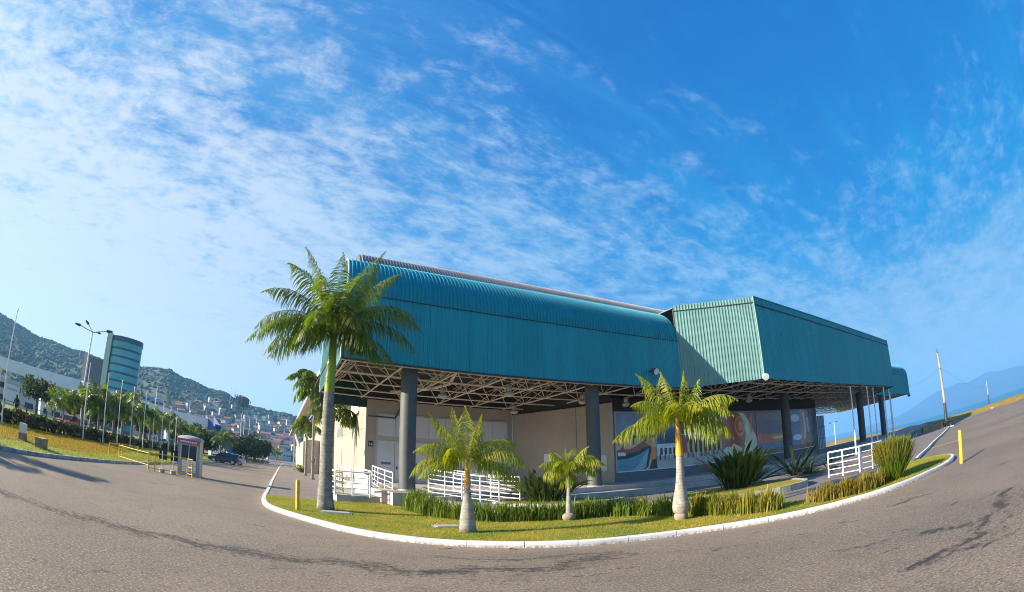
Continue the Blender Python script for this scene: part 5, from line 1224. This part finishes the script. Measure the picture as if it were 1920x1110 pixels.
# street lamps
def lamp(label, p, h, arms, z=.4, reach=1.9):
    t = thing('street_lamp', label, 'street lamp', (p.x, p.y, z)); MB().tube((0, 0, 0), (0, 0, h), .14, .08, 8).build('pole', METAL, t)
    for k in range(arms):
        a = .5 + k * 2 * math.pi / arms; e = Vector((reach * math.cos(a), reach * math.sin(a), h + .35)); MB().tube((0, 0, h - .1), e, .05).build('arm', METAL, t)
        b = MB(); b.tube(e, e + Vector((.75 * math.cos(a), .75 * math.sin(a), .08)), .16, .10, 6); b.build('lamp_head', DARKMETAL, t)
lamp('tall street lamp with four arms left of the pink slab', vec(-51.75, 57), 11.0, 4)
lamp('tall street lamp with four arms in front of the wooded hill', vec(-42.6, 112), 12.6, 4)
lamp('far street lamp with spread arms above the footbridge end', vec(-38.4, 150), 14.0, 4)
lamp('slim lamp post with short arms seen beneath the canopy', vec(37.85, 140), 5.8, 3, .1, .9)
t = thing('rooftop_masts', 'thin pair of antenna masts on the hill skyline', 'antenna', vec(-33.6, 760, 80))
for dx in (0, 9): MB().tube((dx, 0, -6), (dx, 0, 26), .35, .15, 5).build('mast', METAL, t)

# footbridge with blue stair
t = thing('footbridge', 'long white concrete footbridge over the avenue with blue stair', 'bridge', (0, 0, 0))
BP = [vec(-69, 122), vec(-63.2, 109), vec(-52.3, 103), vec(-44, 112), vec(-40.7, 121), vec(-35.85, 126)]
zt = [9.0, 9.0, 9.2, 9.05, 9.0, 8.9]
for i, (a, b) in enumerate(zip(BP, BP[1:])):
    d = (b - a).normalized(); n = Vector((-d.y, d.x, 0)) * 1.4
    mb = MB(); mb.add([(*(p + s)[:2], z) for p, z1 in ((a, zt[i]), (b - d * .01, zt[i + 1])) for s, z in ((n, z1 - 2.25), (-n, z1 - 2.25), (-n, z1), (n, z1))], [(0, 1, 2, 3), (7, 6, 5, 4), (0, 4, 5, 1), (1, 5, 6, 2), (2, 6, 7, 3), (3, 7, 4, 0)]); mb.build('deck', BRIDGEW, t)
for a, d in ((-63, 109), (-57, 105), (-47, 108), (-41, 120), (-35.5, 126)):
    q = vec(a, d); MB().box(q.x - .45, q.x + .45, q.y - .45, q.y + .45, 0, 6.9).build('pier', BRIDGEW, t)
a, b = BP[-1], vec(-32.3, 118); d = (b - a).normalized(); n = Vector((-d.y, d.x, 0)) * 1.4
mb = MB(); mb.add([(*(a - n)[:2], 6.3), (*(a + n)[:2], 6.3), (*(b + n)[:2], -.2), (*(b - n)[:2], -.2), (*(a - n)[:2], 7.6), (*(a + n)[:2], 7.6), (*(b + n)[:2], .8), (*(b - n)[:2], .8)], [(3, 2, 1, 0), (4, 5, 6, 7), (0, 1, 5, 4), (1, 2, 6, 5), (2, 3, 7, 6), (3, 0, 4, 7)]); mb.build('stair', CONC, t)
for s in (-1, 1):
    mb = MB(); o1, o2 = n * s * 1.02, n * s * 1.10; V = []
    for o in (o1, o2): V += [(*(a + o)[:2], 7.2), (*(b + o)[:2], .3), (*(b + o)[:2], 1.5), (*(a + o)[:2], 9.9)]
    mb.add(V, [(0, 1, 2, 3), (7, 6, 5, 4), (0, 4, 5, 1), (1, 5, 6, 2), (2, 6, 7, 3), (3, 7, 4, 0)]); mb.build('side_panel', BLUEP, t)

# towers and city
q = vec(-47.1, 262); t = thing('office_tower', 'round fronted teal glass office tower with dark bands', 'building', (q.x, q.y, 0), R(47 - 3))
def ellipse_front(rx, ry, a0, a1, n): return [(rx * math.sin(R(a0 + (a1 - a0) * i / n)), -ry * math.cos(R(a0 + (a1 - a0) * i / n))) for i in range(n + 1)]
MB().prism(ellipse_front(8.9, 6.0, -88, 88, 24) + [(8.9, 9), (-8.9, 9)], 0, 46).build('core', SPAND, t)
for k in range(11):
    z0 = 2 + k * 4.0; MB().prism(ellipse_front(9.05, 6.15, -86, 88, 24) + [(8.95, 1), (-8.5, 1)], z0, z0 + 2.9).build('glass_band', GLASSB, t)
MB().box(-12.0, -9.0, -3.2, 9.5, 0, 48.5).build('side_slab', PALEW, t)
MB().prism(ellipse_front(9.2, 6.3, -88, 88, 24) + [(9.2, 9.2), (-8.95, 9.2)], 46.01, 47.6).build('roof_edge', SPAND, t)
q = vec(-50.7, 300); t = thing('office_slab', 'pink edged office slab with grey upright fins left of the tower', 'building', (q.x, q.y, 0), R(50))
MB().box(-5.0, 6.4, 0, 12, 0, 39).build('wall', mat('grey_facade', (.16, .17, .2), .6), t); MB().box(-8.4, -5.01, -1.4, 12, 0, 40).build('side_slab', PINKW, t)
for k in range(9): MB().box(-4.6 + k * 1.22, -4.2 + k * 1.22, -.6, -.01, 2, 38.5).build('fin', COLM, t)
BC = [mat('facade_%s' % n, c, .8, .15, .15) for n, c in (('white', (.50, .51, .53)), ('cream', (.46, .40, .31)), ('teal', (.22, .38, .42)), ('pink', (.45, .30, .25)), ('grey', (.33, .34, .36)), ('ochre', (.42, .28, .14)))]
def block(label, a, d, w, h, dp, m, floors, cols, name='apartment_block', z=0):
    q = vec(a, d); t = thing(name, label, 'building', (q.x, q.y, z), R(-a)); MB().box(-w / 2, w / 2, 0, dp, 0, h).build('wall', m, t); MB().box(-w / 2 - .15, w / 2 + .15, -.15, dp, h + .01, h + .6).build('roof_edge', m, t)
    me = MB().box(-w / cols * .30, w / cols * .30, -.12, -.01, 0, h / floors * .45).mesh('window', GLASS)
    for i in range(floors):
        for j in range(cols): link('window', me, t, (-w / 2 + (j + .5) * w / cols, 0, (i + .35) * h / floors))
block('pale teal apartment block on the left of the distant group', -43.6, 330, 9, 27, 10, BC[2], 8, 3)
block('white apartment block in the middle of the distant group', -42.5, 320, 8, 25, 10, BC[0], 8, 3)
block('second white apartment block, narrower, next to the grey one', -41.5, 325, 6.5, 22, 10, BC[0], 7, 2)
block('dark grey apartment block on the right of the distant group', -40.6, 330, 7, 20, 10, BC[4], 6, 2)
block('long low white depot building behind the billboard', -58.6, 120, 34, 5.2, 12, BC[0], 2, 9, 'depot_building')
block('low cream building behind the dark tree under the bridge', -54.0, 150, 20, 5.5, 10, BC[1], 2, 6, 'low_building')
q = vec(-61.0, 80); t = thing('billboard', 'white billboard with faint lettering on legs by the avenue', 'billboard', (q.x, q.y, .3), R(61))
p_ = MB().box(-1.4, 1.4, -.05, .05, .7, 3.4).build('panel', WHITE, t)
for dx in (-1, 1): MB().box(dx - .08, dx + .08, .051, .15, 0, 3.2).build('leg', METAL, t)
for i in range(6): MB().box(-.9 + i * .32, -.68 + i * .32, -.06, -.051, 2.65, 2.9).build('lettering', PRINTG, p_)
# hillside houses: body, roof and windows, each a thing
hm_ = []
for k in range(5):
    w, dp, h = [(9, 8, 5.5), (7, 7, 7.5), (12, 8, 5), (8, 7, 4), (6, 6, 9)][k]
    body = MB().box(-w / 2, w / 2, -dp / 2, dp / 2, -3, h)
    rf = MB()
    if k in (0, 2, 3): rf.add([(-w / 2 - .4, -dp / 2 - .4, h), (w / 2 + .4, -dp / 2 - .4, h), (w / 2 + .4, dp / 2 + .4, h), (-w / 2 - .4, dp / 2 + .4, h), (-w / 2 - .4, 0, h + 2), (w / 2 + .4, 0, h + 2)], [(0, 1, 5, 4), (2, 3, 4, 5), (0, 4, 3), (1, 2, 5), (3, 2, 1, 0)])
    else: rf.box(-w / 2 - .2, w / 2 + .2, -dp / 2 - .2, dp / 2 + .2, h + .01, h + .5)
    hm_.append(([body.mesh('wall', m) for m in BC], rf.mesh('roof', ROOFT if k != 1 else BC[4]), MB().box(-.7, .7, -dp / 2 - .08, -dp / 2 - .01, 0, 1.3).mesh('window', GLASS), w, h))
r_ = random.Random(4)
hp = lambda a: float(np.interp(a, [p[0] for p in HP], [p[1] for p in HP]))
placed = []; houses = {}
tries = 0
while len(placed) < 170 and tries < 9000:
    tries += 1; a = r_.uniform(-45.5, -24.2); tt = r_.betavariate(1.3, 2.2) * (.30 + .60 * min(1, max(0, (a + 46) / 14))); d = HD0 + (HD1 - HD0) * tt
    x, y = d * math.sin(R(a)), d * math.cos(R(a))
    if any((x - p) ** 2 + (y - q) ** 2 < 130 for p, q in placed): continue
    placed.append((x, y)); z = (math.tan(R(hp(a))) * HD1 + HC) * tt ** 1.1; k = r_.randrange(5); walls, roof, win, w, h = hm_[k]
    ci = r_.choice([0, 0, 1, 1, 2, 3, 4, 5, 0])
    lab = '%s %s house with %s, %s, %s' % (['long', 'tall', 'wide', 'low', 'narrow'][k], ['white', 'cream', 'teal', 'pink', 'grey', 'ochre'][ci], 'terracotta gable' if k in (0, 2, 3) else ('grey flat roof' if k == 1 else 'terracotta flat roof'), ['lowest uphill row', 'low uphill', 'halfway uphill', 'topmost uphill'][min(3, int(tt * 7))], next(n_ for lim, n_ in ((-42, 'above the ninth flagpole'), (-39, 'above the booth'), (-36, 'above the bridge end'), (-33.2, 'above the dark car'), (-31.2, 'behind the far flagpoles'), (-28.8, 'right of the far flagpoles'), (-26.5, 'above the road end'), (0, 'beside the hall wall')) if a < lim))
    t = thing('hillside_house', lab, 'house', (x, y, z), R(-a) + r_.uniform(-.5, .5), 'houses crowded on the hillside'); houses.setdefault(lab, []).append((a, t))
    link('wall', walls[ci], t); link('roof', roof, t)
    for j in range(3): link('window', win, t, ((j - 1) * w * .3, 0, h * .45))

for lab, hs in houses.items():
    if len(hs) > 1:
        hs.sort(key=lambda e: e[0])
        for i, (a, t) in enumerate(hs): t['label'] = lab + ', ' + (['left one', 'right one'][i] if len(hs) == 2 else ['left one', 'middle one', 'right one', 'farthest right'][min(3, i)])

# vehicles
def car(label, p, rz, paint, s=1.0, group=None, z=0):
    t = thing('parked_car', label, 'car', (p.x, p.y, z), rz, group); t.scale = (s, s, s); L = 2.05; hw = .86
    lowp = [(-L, .30), (-L - .03, .55), (-L + .05, .74), (-1.2, .86), (-.9, .90), (1.3, .96), (L - .1, .98), (L, .70), (L - .03, .30), (1.72, .24), (-1.7, .24)]
    def shell(prof, w0, w1, zs):
        V = []; n = len(prof)
        for s_ in (-1, 1):
            for x, z_ in prof: f = min(1, max(0, (z_ - zs[0]) / (zs[1] - zs[0]))); V.append((x, s_ * (w0 + (w1 - w0) * f), z_))
        return V, [tuple(range(n)), tuple(range(2 * n - 1, n - 1, -1))] + [(i, n + i, n + (i + 1) % n, (i + 1) % n) for i in range(n)]
    b = MB(); b.add(*shell(lowp, hw, hw - .05, (.3, .95))); me = b.mesh('body', paint); bo = link('body', me, t)
    bv = bo.modifiers.new('soft', 'BEVEL'); bv.width = .06; bv.segments = 3
    cab = [(-1.0, .90), (-.35, 1.36), (.0, 1.45), (.9, 1.45), (1.5, 1.30), (1.92, .96)]
    b = MB(); b.add(*shell(cab, hw - .06, hw - .20, (.9, 1.45))); link('cabin_glass', b.mesh('cabin_glass', GLASS), t)
    rf = [(-.38, 1.372), (.0, 1.462), (.9, 1.462), (1.5, 1.312), (1.48, 1.27), (.9, 1.42), (0, 1.42), (-.36, 1.33)]
    b = MB(); b.add(*shell(rf, hw - .17, hw - .19, (1.3, 1.46))); link('roof', b.mesh('roof', paint), t)
    for s_ in (-1, 1):
        for (x0, z0, x1, z1) in ((-1.0, .90, -.36, 1.36), (.25, .92, .25, 1.43), (1.15, .95, 1.22, 1.37), (1.9, .96, 1.5, 1.30)): MB().tube((x0, s_ * (hw - .055), z0), (x1, s_ * (hw - .175), z1), .045, .04, 6).build('pillar', paint, t)
        for x in (-1.28, 1.30):
            w = MB().tube((x, s_ * (hw - .19), .31), (x, s_ * (hw + .01), .31), .31, .31, 18).build('wheel', RUBBER, t); MB().tube((x, s_ * (hw + .012), .31), (x, s_ * (hw + .02), .31), .20, .19, 14).build('rim', METAL, w)
        MB().box(-L - .02, -L + .22, s_ * .50 - .17, s_ * .50 + .17, .60, .72).build('headlight', LIGHTM, t); MB().box(L - .10, L + .015, s_ * .66 - .13, s_ * .66 + .13, .74, .95).build('tail_light', TAILM, t)
        MB().box(-.62, -.45, s_ * (hw + .06) - .08, s_ * (hw + .06) + .08, .93, 1.05).build('mirror', paint, t)
    return t
car('dark blue hatchback parked side on at the left road edge', vec(-33.9, 66), R(27), NAVYP, 1.0)
car('silver pink hatchback parked just behind the dark blue one', vec(-33.0, 69), R(27), PINKP, 1.0)
car('red car driving on the avenue behind the hedge', vec(-53.3, 56), R(117), REDP, 1.0, None, .46)
car('white car on the avenue glimpsed between palm trunks', vec(-41.6, 92), R(117), MATS['white_paint'], 1.0, None, .46)

# walking person beyond the hedge
def person(p, z, face):
    J = dict(pelvis=(0, 0, .95), chest=(0, .03, 1.30), neck=(0, .05, 1.48), head=(0, .07, 1.58), top=(0, .07, 1.72), lsh=(-.19, .03, 1.40), lel=(-.23, -.10, 1.14), lha=(-.22, -.02, .90), rsh=(.19, .03, 1.40), rel=(.23, .10, 1.14), rha=(.22, .25, .96), lhip=(-.09, 0, .90), lkn=(-.10, .18, .50), lan=(-.10, .16, .08), lto=(-.10, .34, .03), rhip=(.09, 0, .90), rkn=(.10, -.04, .49), ran=(.10, -.32, .16), rto=(.10, -.20, .03))
    E = [('pelvis', 'chest'), ('chest', 'neck'), ('neck', 'head'), ('head', 'top'), ('chest', 'lsh'), ('lsh', 'lel'), ('lel', 'lha'), ('chest', 'rsh'), ('rsh', 'rel'), ('rel', 'rha'), ('pelvis', 'lhip'), ('lhip', 'lkn'), ('lkn', 'lan'), ('lan', 'lto'), ('pelvis', 'rhip'), ('rhip', 'rkn'), ('rkn', 'ran'), ('ran', 'rto')]
    RD = dict(pelvis=.15, chest=.16, neck=.06, head=.10, top=.08, lsh=.07, rsh=.07, lel=.05, rel=.05, lha=.04, rha=.04, lhip=.10, rhip=.10, lkn=.065, rkn=.065, lan=.05, ran=.05, lto=.04, rto=.04)
    ks = list(J); me = bpy.data.meshes.new('person'); me.from_pydata([J[k] for k in ks], [(ks.index(a), ks.index(b)) for a, b in E], []); me.materials.append(CLOTH)
    o = link('person', me, None, (p.x, p.y, z), face); sk = o.modifiers.new('skin', 'SKIN'); o.modifiers.new('sub', 'SUBSURF').levels = 1; o.modifiers['sub'].render_levels = 1
    for i, k in enumerate(ks): v = me.skin_vertices[0].data[i]; v.radius = (RD[k], RD[k]); v.use_root = (k == 'pelvis')
    tag(o, 'person in dark clothes walking along the avenue beyond the hedge', 'person'); return o
person(vec(-60.2, 40), .42, R(200))

# ------------------------------------------------------------------ right side
def wood_pole(label, x, y, h, rot):
    t = thing('utility_pole', label, 'utility pole', (x, y, 0), rot); MB().tube((0, 0, 0), (0, 0, 2.6), .19, .17, 10).build('dark_lower_part', DARKMETAL, t); MB().tube((0, 0, 2.6), (0, 0, h), .165, .11, 10).build('pole', WOODP, t)
    MB().box(-.55, .55, -.06, .06, h * .78, h * .78 + .12).build('crossarm', WOODP, t)
    for dx in (-.45, 0, .45): MB().lathe([(.04, 0), (.06, .05), (.03, .12)], 8, (dx, 0, h * .78 + .121)).build('insulator', WHITE, t)
    mb = MB(); pts = [(.22 * math.cos(a), 0, h + .12 + .22 * math.sin(a)) for a in np.linspace(-1.4, 4.5, 12)]; mb.path(pts, .035); mb.build('top_hook', DARKMETAL, t)
wood_pole('tall wooden utility pole in the planter right of the hall', 43.1, 34.0, 7.9, R(40))
wood_pole('far wooden utility pole standing on the grassy shore bank', 122, 78, 6.6, R(40))
def wire(a, b, sag, name, label):
    a, b = Vector(a), Vector(b); pts = [a.lerp(b, t) - Vector((0, 0, sag * 4 * t * (1 - t))) for t in np.linspace(0, 1, 13)]; mb = MB(); mb.path([p - a for p in pts], .010, 4); tag(mb.build(name, DARKMETAL, None, a), label, 'cable')
far_end = HB + U * FW1 + D * (FWY + 1)
wire((43.1, 34, 6.3), (far_end.x, far_end.y, 7.5), .5, 'power_cable', 'thin cable from the wooden pole to the hall end')
wire((43.1, 34, 6.3), (122, 78, 5.3), 1.2, 'power_cable', 'thin cable between the two wooden poles')
t = thing('planter', 'low dark planter box round the wooden pole foot', 'planter', (42.2, 34.8, 0), R(-40)); MB().box(-1.9, 1.9, -.8, .8, 0, .12).build('kerb_edge', CONC, t); MB().box(-1.8, .6, -.6, .6, .121, .75).build('box', STONE, t)
c = link('foliage', tree_mesh(12, 1.0, HEDGEL, 700), t, (1.0, 0, .4)); c.scale = (1.1, .8, .5)
for i, (x, y, lab) in enumerate(((66.6, 42, 'pale stone at the foot of the shore bank'), (69.5, 33, 'white stone at the bank nearest the picture edge'))): stone(x, y, .1, .35, lab)
t = thing('speaker_box', 'small dark box under the far canopy corner', 'loudspeaker', HB + U * (FW1 + .3) + D * (FWY + .2) + Vector((0, 0, ZB - .1)), ROT); MB().box(-.25, .25, -.2, .2, -.3, .3).build('body', DARKMETAL, t); MB().box(-.3, -.26, -.1, .1, -.1, .4).build('bracket', METAL, t)
